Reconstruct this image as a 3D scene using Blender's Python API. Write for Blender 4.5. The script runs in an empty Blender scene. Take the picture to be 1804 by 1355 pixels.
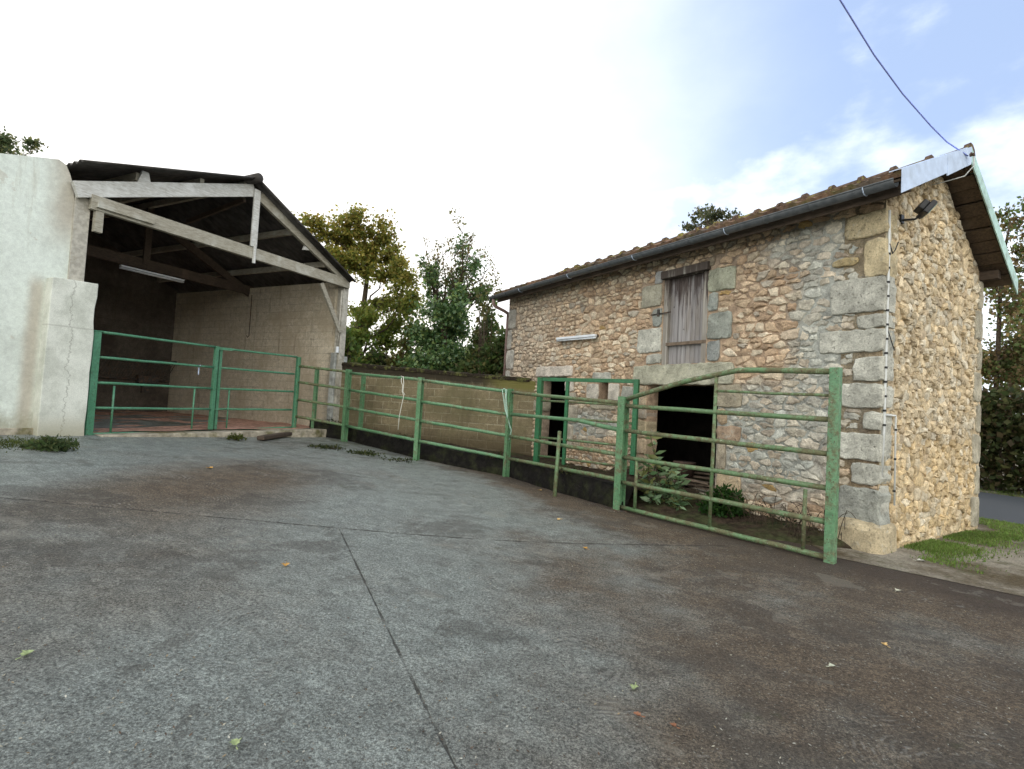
import bpy, bmesh, math, random
import numpy as np
from mathutils import Vector, Matrix
random.seed(7); RNG = np.random.default_rng(11)
SC = bpy.context.scene
COL = SC.collection
rad = math.radians
# ------------------------------------------------------------------ camera maths
F = 900.0; PITCH = rad(2.2); ROLL = 0.056; EYE = Vector((0, 0, 1.5))
_f = Vector((0, math.cos(PITCH), math.sin(PITCH))); _r0 = Vector((1, 0, 0)); _u0 = Vector((0, -math.sin(PITCH), math.cos(PITCH)))
_rt = math.cos(ROLL)*_r0 + math.sin(ROLL)*_u0; _up = math.cos(ROLL)*_u0 - math.sin(ROLL)*_r0
def ray(x, y): return _f*F + (x-902)*_rt + (677.5-y)*_up
def gz(x, y=0):
    x = max(x, -7.6); return .08*(math.sqrt(x*x+1)-x)/2
def ground(x, y):
    d = ray(x, y); lo, hi = 0, .2
    for i in range(50):
        m = (lo+hi)/2; p = EYE+d*m
        if p.z < gz(p.x): hi = m
        else: lo = m
    return EYE+d*lo
def atd(x, y, D):
    d = ray(x, y); return EYE+d*(D/d.y)
def onv(x, y, A, dr):
    d = ray(x, y); n = Vector((dr[1], -dr[0], 0)); return EYE + d*(n.dot(Vector(A)-EYE)/n.dot(d))
def V(*a): return Vector(a)
Z = V(0, 0, 1)
# ------------------------------------------------------------------ object helpers
def tag(o, label=None, cat=None, group=None, kind=None):
    if label: o['label'] = label
    if cat: o['category'] = cat
    if group: o['group'] = group
    if kind: o['kind'] = kind
    return o
def thing(name, label, cat, loc=(0, 0, 0), group=None):
    o = bpy.data.objects.new(name, None); COL.objects.link(o); o.location = loc
    o.empty_display_size = .2
    return tag(o, label, cat, group)
class MB:
    def __init__(s): s.v = []; s.f = []; s.c = []
    def add(s, vs, fs, col=(1, 1, 1)):
        b = len(s.v); s.v += [tuple(p) for p in vs]; s.f += [tuple(i+b for i in f) for f in fs]
        if isinstance(col, list): s.c += col
        else: s.c += [col]*len(vs)
    def obox(s, o, a, b, c, col=(1, 1, 1)):
        """box with corner o and edge vectors a, b, c"""
        o = Vector(o); a = Vector(a); b = Vector(b); c = Vector(c)
        vs = [o, o+a, o+a+b, o+b, o+c, o+a+c, o+a+b+c, o+b+c]
        fs = [(0, 3, 2, 1), (4, 5, 6, 7), (0, 1, 5, 4), (1, 2, 6, 5), (2, 3, 7, 6), (3, 0, 4, 7)]
        if a.cross(b).dot(c) < 0: fs = [f[::-1] for f in fs]
        s.add(vs, fs, col)
    def beam(s, p, q, w, hgt, side=None, col=(1, 1, 1), ext=0):
        """bar from p to q; w across 'side', hgt across the other"""
        p = Vector(p); q = Vector(q); t = (q-p).normalized(); p = p-t*ext; q = q+t*ext
        sd = Vector(side) if side is not None else t.cross(Z)
        sd = (sd - t*sd.dot(t)).normalized(); u = sd.cross(t).normalized()
        s.obox(p-sd*w/2-u*hgt/2, q-p, sd*w, u*hgt, col)
    def tube(s, path, r, seg=8, col=(1, 1, 1), cap=True, close=False):
        path = [Vector(p) for p in path]; n = len(path)
        rr = r if isinstance(r, (list, tuple)) else [r]*n
        b = []; ref = None
        for i, p in enumerate(path):
            t = (path[min(i+1, n-1)]-path[max(i-1, 0)]).normalized()
            if ref is None: ref = t.orthogonal()
            ref = (ref-t*ref.dot(t))
            if ref.length < 1e-6: ref = t.orthogonal()
            ref.normalize(); w = t.cross(ref)
            for k in range(seg):
                a = 2*math.pi*k/seg; b.append(p+(ref*math.cos(a)+w*math.sin(a))*rr[i])
        fs = []
        for i in range(n-1):
            for k in range(seg):
                k2 = (k+1) % seg; fs.append((i*seg+k, i*seg+k2, (i+1)*seg+k2, (i+1)*seg+k))
        if cap: fs.append(tuple(range(seg))[::-1]); fs.append(tuple((n-1)*seg+k for k in range(seg)))
        s.add(b, fs, col)
    def prism(s, poly, ext, col=(1, 1, 1)):
        poly = [Vector(p) for p in poly]; ext = Vector(ext); n = len(poly)
        nrm = Vector((0, 0, 0))
        for i in range(n): nrm += poly[i].cross(poly[(i+1) % n])
        fl = nrm.dot(ext) > 0
        vs = poly+[p+ext for p in poly]
        fs = [tuple(range(n)), tuple(range(n, 2*n))[::-1]]+[(i, i+n, (i+1) % n+n, (i+1) % n) for i in range(n)]
        if fl: fs = [f[::-1] for f in fs]
        s.add(vs, fs, col)
    def build(s, name, mat, parent=None, smooth=False, bevel=0):
        me = bpy.data.meshes.new(name); me.from_pydata(s.v, [], s.f)
        ca = me.color_attributes.new('Col', 'FLOAT_COLOR', 'POINT')
        arr = np.ones((len(s.v), 4), np.float32)
        if s.c: arr[:, :3] = np.array(s.c, np.float32)
        ca.data.foreach_set('color', arr.ravel())
        me.materials.append(mat)
        if smooth: me.shade_smooth()
        me.update()
        o = bpy.data.objects.new(name, me); COL.objects.link(o)
        if parent is not None:
            o.parent = parent
            if parent.type == 'EMPTY' or parent.parent is None:
                pw = parent.location
            o.matrix_parent_inverse = Matrix.Translation(-world_loc(parent))
        if bevel:
            m = o.modifiers.new('bevel', 'BEVEL'); m.width = bevel; m.segments = 2; m.limit_method = 'ANGLE'; m.angle_limit = rad(40)
        return o
def world_loc(o):
    return o.location.copy() if o.type == 'EMPTY' else V(0, 0, 0)
def np_mesh(name, co, faces_n, mat, cols, parent=None, smooth=False):
    """co (F*k,3): each consecutive k vertices make one face"""
    k = faces_n; nv = len(co); nf = nv//k
    me = bpy.data.meshes.new(name); me.vertices.add(nv); me.vertices.foreach_set('co', co.astype(np.float32).ravel())
    me.loops.add(nv); me.loops.foreach_set('vertex_index', np.arange(nv, dtype=np.int32))
    me.polygons.add(nf); me.polygons.foreach_set('loop_start', np.arange(0, nv, k, dtype=np.int32))
    try: me.polygons.foreach_set('loop_total', np.full(nf, k, np.int32))
    except Exception: pass
    ca = me.color_attributes.new('Col', 'FLOAT_COLOR', 'POINT')
    arr = np.ones((nv, 4), np.float32); arr[:, :3] = np.repeat(cols, k, axis=0); ca.data.foreach_set('color', arr.ravel())
    me.materials.append(mat); me.update(calc_edges=True); me.validate()
    o = bpy.data.objects.new(name, me); COL.objects.link(o)
    if parent is not None: o.parent = parent; o.matrix_parent_inverse = Matrix.Translation(-world_loc(parent))
    return o
def leaves(name, cen, size, cols, mat, parent=None, elong=1.4, flat=0.0, tips=None):
    """leaf quads (diamonds bent along the middle) at cen"""
    n = len(cen)
    d = RNG.normal(size=(n, 3)) if tips is None else tips+RNG.normal(size=(n, 3))*.25
    if flat: d[:, 2] *= (1-flat)
    d /= np.linalg.norm(d, axis=1)[:, None]
    r = RNG.normal(size=(n, 3))
    if flat: r[:, 2] *= (1-flat)
    w = np.cross(d, r); w /= np.linalg.norm(w, axis=1)[:, None]+1e-9
    if flat: w = np.cross(np.cross(d, w), d) if False else w
    nn = np.cross(d, w)
    s = size[:, None]
    base = cen; tip = cen+d*s*elong
    m1 = cen+d*s*elong*.45+w*s*.5+nn*s*.12; m2 = cen+d*s*elong*.45-w*s*.5+nn*s*.12
    co = np.stack([base, m1, tip, m2], 1).reshape(-1, 3)
    return np_mesh(name, co, 4, mat, cols, parent)
# ------------------------------------------------------------------ material helpers
class NT:
    def __init__(s, name):
        s.m = bpy.data.materials.new(name); s.m.use_nodes = True; s.t = s.m.node_tree; s.t.nodes.clear()
    def n(s, typ, ins=None, **kw):
        nd = s.t.nodes.new(typ)
        for k, v in kw.items(): setattr(nd, k, v)
        for k, v in (ins or {}).items():
            sk = nd.inputs[k]
            if isinstance(v, bpy.types.NodeSocket): s.t.links.new(v, sk)
            elif isinstance(v, (tuple, list)) and len(v) == 3 and sk.type == 'RGBA': sk.default_value = (*v, 1)
            else: sk.default_value = v
        return nd
    def obj(s): return s.n('ShaderNodeTexCoord').outputs['Object']
    def attr(s): return s.n('ShaderNodeAttribute', attribute_name='Col').outputs['Color']
    def noise(s, vec, scale, detail=6, rough=.6, dist=0): return s.n('ShaderNodeTexNoise', {'Vector': vec, 'Scale': scale, 'Detail': detail, 'Roughness': rough, 'Distortion': dist}).outputs['Fac']
    def map(s, vec, scale=(1, 1, 1), loc=(0, 0, 0), rot=(0, 0, 0)): return s.n('ShaderNodeMapping', {'Vector': vec, 'Scale': scale, 'Location': loc, 'Rotation': rot}).outputs['Vector']
    def ramp(s, fac, a, b, lo=0.0, hi=1.0):
        return s.n('ShaderNodeMapRange', {'Value': fac, 'From Min': a, 'From Max': b, 'To Min': lo, 'To Max': hi}, interpolation_type='SMOOTHSTEP').outputs['Result']
    def mix(s, fac, a, b, mode='MIX'):
        nd = s.t.nodes.new('ShaderNodeMix'); nd.data_type = 'RGBA'; nd.blend_type = mode
        for sk, v in ((nd.inputs[0], fac), (nd.inputs[6], a), (nd.inputs[7], b)):
            if isinstance(v, bpy.types.NodeSocket): s.t.links.new(v, sk)
            elif isinstance(v, (tuple, list)): sk.default_value = (*v[:3], 1)
            else: sk.default_value = v
        return nd.outputs[2]
    def math(s, op, a, b=0.0, c=0.0): return s.n('ShaderNodeMath', {0: a, 1: b, 2: c}, operation=op).outputs[0]
    def bump(s, hgt, strength=.5, dist=.01, normal=None):
        i = {'Height': hgt, 'Strength': strength, 'Distance': dist}
        if normal is not None: i['Normal'] = normal
        return s.n('ShaderNodeBump', i).outputs['Normal']
    def out(s, col, rough=.8, normal=None, metal=0, spec=.4, transl=0):
        i = {'Base Color': col, 'Roughness': rough, 'Metallic': metal, 'Specular IOR Level': spec}
        if normal is not None: i['Normal'] = normal
        p = s.n('ShaderNodeBsdfPrincipled', i).outputs[0]
        if transl:
            t = s.n('ShaderNodeBsdfTranslucent', {'Color': col}).outputs[0]
            p = s.n('ShaderNodeMixShader', {0: transl, 1: p, 2: t}).outputs[0]
        s.n('ShaderNodeOutputMaterial', {'Surface': p}); return s.m
def gain(s, col, fac, lo, hi, a=.3, b=.7):
    g = s.ramp(fac, a, b, lo, hi); return s.mix(1.0, col, s.n('ShaderNodeCombineColor', {0: g, 1: g, 2: g}).outputs[0], 'MULTIPLY')
M = {}
def simple(name, c, rough=.7, var=(.8, 1.2), scale=20, bump=.3, bd=.004, spec=.4, metal=0, attr=False, c2=None, s2=3, th=(.45, .65), stretch=(1, 1, 1)):
    s = NT(name); o = s.map(s.obj(), stretch); n1 = s.noise(o, scale)
    base = s.attr() if attr else s.mix(0.0, c, c)
    if c2 is not None: base = s.mix(s.ramp(s.noise(o, s2), *th), base, c2)
    col = gain(s, base, n1, *var)
    M[name] = s.out(col, rough, s.bump(s.noise(o, scale*2.2), bump, bd), metal, spec); return M[name]
# stone (colour per stone in the mesh)
s = NT('stone'); o = s.obj(); n1 = s.noise(o, 9, 8, .65); n2 = s.noise(o, 45, 6, .7)
c = gain(s, s.attr(), n1, .66, 1.22); c = gain(s, c, n2, .78, 1.18)
lich = s.ramp(s.noise(s.map(o, loc=(3, 1, 7)), 14, 5, .7), .62, .70); c = s.mix(s.math('MULTIPLY', lich, .55), c, (.46, .45, .38))
blot = s.ramp(s.noise(s.map(o, loc=(9, 4, 2)), 3.3, 4, .6), .60, .72); c = s.mix(s.math('MULTIPLY', blot, .4), c, (.14, .11, .08))
M['stone'] = s.out(c, .9, s.bump(n2, .7, .012, s.bump(n1, .8, .03)), spec=.2)
# mortar
s = NT('mortar'); o = s.obj(); n1 = s.noise(o, 6, 8, .7); n2 = s.noise(o, 70, 4, .7)
c = gain(s, s.attr(), n1, .6, 1.3); c = gain(s, c, n2, .8, 1.15)
M['mortar'] = s.out(c, .95, s.bump(n2, .6, .01, s.bump(n1, 1, .06)), spec=.1)
# dressed stone
s = NT('dressed'); o = s.obj(); n1 = s.noise(o, 3.5, 8, .7); n2 = s.noise(o, 55, 6, .8); n3 = s.noise(s.map(o, loc=(8, 3, 5)), 9, 7, .75)
c = gain(s, s.attr(), n1, .62, 1.25); c = gain(s, c, n2, .72, 1.22)
c = s.mix(s.math('MULTIPLY', s.ramp(n3, .54, .68), .55), c, (.50, .49, .42))
c = s.mix(s.math('MULTIPLY', s.ramp(s.noise(s.map(o, loc=(2, 6, 1)), 5, 8, .75), .56, .68), .5), c, (.20, .19, .15))
pit = s.ramp(s.noise(o, 30, 4, .65), .60, .68); c = s.mix(s.math('MULTIPLY', pit, .5), c, (.13, .12, .09))
M['dressed'] = s.out(c, .92, s.bump(n2, .8, .012, s.bump(s.math('SUBTRACT', n3, s.math('MULTIPLY', pit, .4)), .9, .03)), spec=.15)
# rendered white wall
s = NT('render_white'); o = s.obj(); n1 = s.noise(o, 1.1, 8, .6); n2 = s.noise(o, 90, 4, .7)
c = s.mix(s.ramp(n1, .35, .7), (.74, .80, .725), (.60, .645, .58)); c = gain(s, c, n2, .9, 1.06)
drip = s.noise(s.map(o, (5, 5, .5)), 1.0, 6, .7); c = s.mix(s.math('MULTIPLY', s.ramp(drip, .56, .75), .4), c, (.36, .33, .24))
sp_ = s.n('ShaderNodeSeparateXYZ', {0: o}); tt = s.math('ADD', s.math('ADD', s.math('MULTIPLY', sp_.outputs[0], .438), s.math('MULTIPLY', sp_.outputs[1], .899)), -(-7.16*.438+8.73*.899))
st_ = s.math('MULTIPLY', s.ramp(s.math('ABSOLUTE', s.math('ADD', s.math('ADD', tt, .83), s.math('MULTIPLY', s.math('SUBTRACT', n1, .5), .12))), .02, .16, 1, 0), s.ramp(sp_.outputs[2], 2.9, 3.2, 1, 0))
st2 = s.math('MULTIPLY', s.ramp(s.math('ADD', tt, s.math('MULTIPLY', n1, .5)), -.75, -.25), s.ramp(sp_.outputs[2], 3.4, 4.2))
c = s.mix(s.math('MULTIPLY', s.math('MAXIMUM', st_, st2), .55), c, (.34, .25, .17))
spl = s.ramp(s.math('ADD', sp_.outputs[2], s.math('MULTIPLY', s.noise(s.map(o, (2, 2, 1)), 3.0, 7, .72), 1.3)), 1.25, 1.75, .75, 0); c = s.mix(spl, c, (.33, .32, .23))
flk = s.ramp(s.noise(s.map(o, loc=(3, 9, 2)), 2.4, 9, .72), .635, .65); c = s.mix(s.math('MULTIPLY', flk, .45), c, (.50, .46, .37))
c = gain(s, c, s.noise(o, 14, 7, .75), .88, 1.08)
M['render_white'] = s.out(c, .92, s.bump(n2, .5, .006, s.bump(n1, .3, .02)), spec=.2)
# pilaster concrete
s = NT('pale_concrete'); o = s.obj(); n1 = s.noise(o, 2.2, 8, .7); n2 = s.noise(o, 70, 4, .7)
c = s.mix(s.ramp(n1, .35, .68), (.72, .74, .66), (.50, .52, .45)); c = gain(s, c, n2, .85, 1.08)
sep = s.n('ShaderNodeSeparateXYZ', {0: o})
tt = s.math('ADD', s.math('ADD', s.math('MULTIPLY', sep.outputs[0], .438), s.math('MULTIPLY', sep.outputs[1], .899)), -(-7.16*.438+8.73*.899))
wob = s.math('MULTIPLY', s.math('SUBTRACT', s.noise(s.map(o, (0.3, 0.3, 1)), 2.2, 7, .7), .5), .55)
ck = s.ramp(s.math('ABSOLUTE', s.math('ADD', s.math('ADD', tt, .42), wob)), .002, .012, 1, 0)
hj = s.ramp(s.math('ABSOLUTE', s.math('ADD', s.math('ADD', sep.outputs[2], -2.35), s.math('MULTIPLY', wob, .1))), .0, .02, 1, 0)
ck = s.math('MAXIMUM', ck, s.math('MULTIPLY', hj, .6))
c = s.mix(s.math('MULTIPLY', ck, .5), c, (.16, .15, .12))
low = s.ramp(s.math('ADD', sep.outputs[2], s.math('MULTIPLY', n1, .5)), .85, 1.25, 1, 0); c = s.mix(s.math('MULTIPLY', low, .6), c, (.30, .27, .17))
M['pale_concrete'] = s.out(c, .92, s.bump(n2, .5, .006, s.bump(n1, .4, .02)), spec=.2)
# weathered timber
def wood(name, c1, c2, c3, stretch=(1, 1, 1)):
    s = NT(name); o = s.map(s.obj(), stretch); g = s.noise(o, 7, 9, .7, .6); n2 = s.noise(s.obj(), 2.2, 5, .6)
    c = s.mix(s.ramp(g, .3, .7), c1, c2); c = s.mix(s.math('MULTIPLY', s.ramp(n2, .5, .72), .7), c, c3)
    M[name] = s.out(c, .85, s.bump(g, .5, .01), spec=.2)
wood('timber_grey', (.40, .38, .31), (.24, .22, .17), (.52, .52, .46), (1.2, 1.2, 6))
wood('timber_pale', (.62, .63, .60), (.38, .37, .33), (.70, .71, .68), (1.2, 1.2, 6))
wood('timber_dark', (.10, .075, .055), (.055, .042, .033), (.15, .11, .08), (2, 2, 5))
wood('soffit_wood', (.13, .095, .065), (.06, .045, .032), (.19, .145, .10), (4, 4, 4))
s = NT('door_plank'); o = s.obj(); g = s.noise(s.map(o, (28, 28, .5)), 1.6, 8, .7); g2 = s.noise(s.map(o, (2, 2, .5)), 2.5, 5, .6); sep = s.n('ShaderNodeSeparateXYZ', {0: o})
c = gain(s, s.attr(), g, .70, 1.15, .36, .64); c = s.mix(s.math('MULTIPLY', s.ramp(g2, .46, .64), .5), c, (.22, .19, .155))
st = s.noise(s.map(o, (6, 6, .45)), 2.2, 7, .75)
hh = s.math('ADD', st, s.math('MULTIPLY', s.math('SUBTRACT', sep.outputs[2], 3.15), .26))
c = s.mix(s.math('MULTIPLY', s.ramp(hh, .52, .66), .85), c, (.045, .03, .026))
kn = s.ramp(s.noise(s.map(o, (1, 1, .7)), 17, 2, .5), .70, .75); c = s.mix(s.math('MULTIPLY', kn, .7), c, (.04, .03, .025))
M['door_plank'] = s.out(c, .85, s.bump(g, .7, .01), spec=.2)
# green gate paint with rust and lichen
def paint(name, c0, c1, rust, lo, hi, lich=.2):
    s = NT(name); o = s.obj(); n1 = s.noise(o, 2.3, 6, .6); n2 = s.noise(o, 24, 6, .7); n3 = s.noise(s.map(o, loc=(4, 8, 1)), 11, 6, .75)
    c = s.mix(s.ramp(n1, .35, .65), c0, c1)
    rm = s.ramp(s.math('ADD', s.math('MULTIPLY', n1, .45), s.math('MULTIPLY', n3, .6)), lo, hi)
    c = s.mix(s.math('MULTIPLY', rm, .85), c, rust)
    lm = s.ramp(s.noise(s.map(o, loc=(1, 5, 9)), 30, 4, .6), .64, .70); c = s.mix(s.math('MULTIPLY', lm, lich), c, (.42, .44, .33))
    c = gain(s, c, n2, .75, 1.2)
    ro = s.ramp(rm, 0, 1, .42, .85)
    chip = s.ramp(s.noise(s.map(o, loc=(7, 2, 3)), 38, 3, .6), .63, .66); c = s.mix(s.math('MULTIPLY', chip, .8), c, (.075, .045, .028))
    M[name] = s.out(c, ro, s.bump(n2, .5, .006), spec=.4)
paint('paint_teal', (.07, .215, .12), (.09, .25, .15), (.17, .14, .085), .60, .78, .12)
paint('paint_green', (.095, .215, .105), (.13, .265, .14), (.13, .10, .055), .52, .66, .35)
paint('paint_mossy', (.11, .195, .09), (.15, .235, .115), (.115, .095, .05), .46, .60, .6)
paint('paint_dark', (.022, .125, .05), (.028, .15, .062), (.11, .10, .05), .68, .82, .1)
simple('zinc_dark', (.075, .085, .092), .45, (.7, 1.3), 12, .2, .003, .5)
simple('zinc_light', (.50, .60, .76), .42, (.86, 1.06), 9, .15, .004, .5, c2=(.43, .51, .62), s2=2, th=(.48, .7))
simple('verge_paint', (.42, .62, .55), .5, (.75, 1.1), 10, .3, .006, c2=(.30, .40, .34), s2=4, th=(.5, .68))
simple('pvc_grey', (.62, .64, .62), .5, (.9, 1.05), 8, .1)
simple('black_plastic', (.015, .016, .017), .45, (.8, 1.2), 20, .1)
simple('lamp_glass', (.20, .32, .28), .15, (.9, 1.1), 4, .05, spec=.6)
simple('lamp_white', (.72, .76, .80), .4, (.92, 1.05), 6, .05)
simple('rope_white', (.70, .70, .62), .9, (.8, 1.1), 60, .3)
simple('rope_green', (.38, .55, .45), .9, (.8, 1.1), 60, .3)
simple('cable_blue', (.28, .36, .90), .5, (.9, 1.1), 10, .1)
simple('cable_black', (.02, .02, .02), .6)
simple('iron', (.05, .045, .04), .6, (.6, 1.4), 30, .4, c2=(.12, .07, .04), s2=9)
simple('roof_tile', (1, 1, 1), .9, (.42, .95), 14, .6, .012, .2, attr=True, c2=(.15, .125, .05), s2=2.6, th=(.5, .66))
simple('ridge_tile', (.12, .08, .055), .9, (.5, 1.3), 16, .6, .012, .2, c2=(.26, .23, .06), s2=5, th=(.5, .62))
simple('fibre_cement', (.085, .08, .075), .9, (.7, 1.2), 5, .4, .006, .2, c2=(.055, .05, .045), s2=1.3)
simple('mat_concrete_post', (.44, .42, .36), .92, (.75, 1.15), 14, .5, .006, .2, c2=(.34, .32, .26), s2=3)
simple('cement_patch', (.44, .46, .43), .92, (.8, 1.1), 10, .5, .006, .2, c2=(.26, .27, .25), s2=3)
simple('black_kerb', (.009, .008, .007), .8, (.5, 1.6), 9, .8, .03, .2, c2=(.018, .020, .009), s2=3)
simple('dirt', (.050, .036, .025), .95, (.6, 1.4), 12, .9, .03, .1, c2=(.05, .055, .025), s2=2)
simple('shed_dirt', (.50, .30, .225), .95, (.6, 1.3), 14, .9, .03, .1, c2=(.34, .21, .155), s2=2.5)
simple('sill_concrete', (.40, .36, .28), .92, (.6, 1.2), 8, .7, .02, .2, c2=(.14, .13, .06), s2=2.5)
simple('asphalt', (.055, .062, .068), .92, (.7, 1.3), 90, .7, .006, .4)
simple('earth', (.07, .075, .03), .95, (.6, 1.4), 4, .8, .05, .1, c2=(.06, .05, .035), s2=.6)
simple('bark', (.075, .058, .042), .95, (.5, 1.4), 18, .8, .02, .1)
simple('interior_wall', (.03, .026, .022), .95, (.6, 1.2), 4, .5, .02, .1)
simple('old_bucket', (.10, .065, .05), .8, (.6, 1.3), 14, .4)
simple('scrap_wood', (.16, .12, .085), .9, (.6, 1.3), 12, .4)
simple('litter', (1, 1, 1), .85, (.8, 1.2), 40, .2, attr=True)
# gravel/dirt verge
s = NT('gravel'); o = s.obj(); n1 = s.noise(o, .9, 8, .65); n2 = s.noise(o, 40, 5, .8)
c = s.mix(s.ramp(n1, .38, .62), (.11, .085, .05), (.33, .30, .24)); c = gain(s, c, n2, .55, 1.3)
mo = s.ramp(s.noise(s.map(o, loc=(5, 3, 0)), 1.6, 6, .7), .52, .64); c = s.mix(s.math('MULTIPLY', mo, .6), c, (.075, .075, .03))
M['gravel'] = s.out(c, .95, s.bump(n2, .9, .02), spec=.15)
# leaves
def leafmat(name, tr, rough=.55, spec=.3):
    s = NT(name); c = gain(s, s.attr(), s.noise(s.obj(), 1.2), .75, 1.25); M[name] = s.out(c, rough, None, 0, spec, tr)
leafmat('leaf', .6); leafmat('leaf_glossy', .3, .35, .5); leafmat('grass_blade', .35)
# block wall (procedural blockwork)
def blocks(name, mort, c1, c2, stain, bw=.5, bh=.2, rot=0.0, moss=0):
    s = NT(name); o = s.obj(); vec = s.map(o, rot=(0, 0, -rot))
    sep = s.n('ShaderNodeSeparateXYZ', {0: vec}); uv = s.n('ShaderNodeCombineXYZ', {0: sep.outputs[0], 1: sep.outputs[2]}).outputs[0]
    jn = s.n('ShaderNodeVectorMath', {0: s.n('ShaderNodeTexNoise', {'Vector': o, 'Scale': 7.0, 'Detail': 5, 'Roughness': .7}).outputs['Color'], 1: (.035, .03, 0)}, operation='MULTIPLY').outputs[0]
    uv = s.n('ShaderNodeVectorMath', {0: uv, 1: jn}, operation='ADD').outputs[0]
    b = s.n('ShaderNodeTexBrick', {'Vector': uv, 'Color1': c1, 'Color2': c2, 'Mortar': mort, 'Scale': 1.0, 'Mortar Size': .011, 'Mortar Smooth': .3, 'Bias': 0, 'Brick Width': bw, 'Row Height': bh})
    n1 = s.noise(o, 1.3, 7, .65); n2 = s.noise(o, 50, 5, .75)
    c = gain(s, s.mix(s.math('MULTIPLY', s.ramp(s.noise(o, 2.6, 4), .45, .62), .8), b.outputs['Color'], c1), n2, .7, 1.25); c = gain(s, c, s.noise(o, 9, 7, .75), .8, 1.18); c = s.mix(s.math('MULTIPLY', s.ramp(n1, .42, .66), .75), c, stain)
    dr = s.noise(s.map(o, (4, 4, .4)), 1.3, 6, .7); c = s.mix(s.math('MULTIPLY', s.ramp(dr, .55, .7), .4), c, (.07, .055, .035))
    if moss:
        sz = s.n('ShaderNodeSeparateXYZ', {0: o}); tw = s.math('ADD', s.math('ADD', s.math('MULTIPLY', sz.outputs[0], bwd.x), s.math('MULTIPLY', sz.outputs[1], bwd.y)), -BW0.dot(bwd))
        ht = s.math('ADD', s.math('ADD', sz.outputs[2], s.math('MULTIPLY', tw, .049)), s.math('MULTIPLY', s.math('SUBTRACT', s.noise(s.map(o, (3, 3, .8)), 2.2, 7, .75), .5), .34))
        end = s.math('MULTIPLY', s.ramp(tw, 4.2, 5.0), .85)
        c = s.mix(s.math('MULTIPLY', s.ramp(ht, 2.02, 2.2), .93), c, s.mix(end, (.028, .023, .016), (.16, .15, .045)))
        c = s.mix(s.math('MULTIPLY', s.ramp(s.math('ADD', sz.outputs[2], s.math('MULTIPLY', n1, .6)), .75, 1.15, 1, 0), .7), c, (.06, .045, .025))
    M[name] = s.out(c, .93, s.bump(n2, .5, .008, s.bump(b.outputs['Fac'], .6, -.008)), spec=.15)
# ------------------------------------------------------------------ key plan lines
AH = rad(32.5); DH = V(-math.sin(AH), math.cos(AH), 0); GH = V(DH.y, -DH.x, 0); NF = -GH; NG = -DH
HC = V(4.36, 6.03, 0); HL = 8.45; HW = 3.36
def hp(px, py): q = onv(px, py, HC, DH)-HC; return q.dot(DH), q.z
def gp(px, py): q = onv(px, py, HC, GH)-HC; return q.dot(GH), q.z
def Hw(u, v, d=0.0): return HC+DH*u+Z*v+NF*d
def Gw(s_, v, d=0.0): return HC+GH*s_+Z*v+NG*d
SL = V(-7.16, 8.73, 0); DS = ray(1340, 742); DS.z = 0; DS.normalize(); NS = V(DS.y, -DS.x, 0); BS = -NS   # NS looks at the yard
def Sw(t, z, d=0.0): return SL+DS*t+NS*d+Z*z
def sp(px, py, d=0.0): q = onv(px, py, SL+NS*d, DS)-SL; return q.dot(DS), q.z
angS = math.atan2(BS.y, BS.x)
BW0 = Sw(5.72, 0, -.15); BW0.z = 0; BW1 = HC+DH*hp(946, 668)[0]; bwd = (BW1-BW0).normalized()
blocks('shed_block', (.42, .38, .30), (.56, .50, .385), (.51, .45, .34), (.40, .335, .235), .5, .2, angS)
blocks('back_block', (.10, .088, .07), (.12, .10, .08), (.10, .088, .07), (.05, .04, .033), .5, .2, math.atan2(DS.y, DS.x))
blocks('yard_block', (.33, .295, .20), (.235, .195, .118), (.175, .145, .09), (.115, .105, .055), .5, .2, math.atan2(bwd.y, bwd.x), 1)
# ------------------------------------------------------------------ ground
def clipmesh(name, poly, step, mat, dz, zfun=gz):
    xs = [p[0] for p in poly]; ys = [p[1] for p in poly]
    bm = bmesh.new(); nx = max(1, int((max(xs)-min(xs))/step)); ny = max(1, int((max(ys)-min(ys))/step))
    g = [[bm.verts.new((min(xs)+(max(xs)-min(xs))*i/nx, min(ys)+(max(ys)-min(ys))*j/ny, 0)) for j in range(ny+1)] for i in range(nx+1)]
    for i in range(nx):
        for j in range(ny): bm.faces.new((g[i][j], g[i+1][j], g[i+1][j+1], g[i][j+1]))
    for k in range(len(poly)):
        a = V(*poly[k], 0); b = V(*poly[(k+1) % len(poly)], 0); t = b-a
        bmesh.ops.bisect_plane(bm, geom=bm.verts[:]+bm.edges[:]+bm.faces[:], plane_co=a, plane_no=V(t.y, -t.x, 0), clear_outer=True)
    for v in bm.verts: v.co.z = zfun(v.co.x, v.co.y)+dz
    me = bpy.data.meshes.new(name); bm.to_mesh(me); bm.free(); me.materials.append(mat)
    me.shade_smooth()
    o = bpy.data.objects.new(name, me); COL.objects.link(o); return tag(o, kind='structure')
clipmesh('ground', [(-400, -400), (400, -400), (400, 400), (-400, 400)], 4, M['earth'], -.03)
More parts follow.
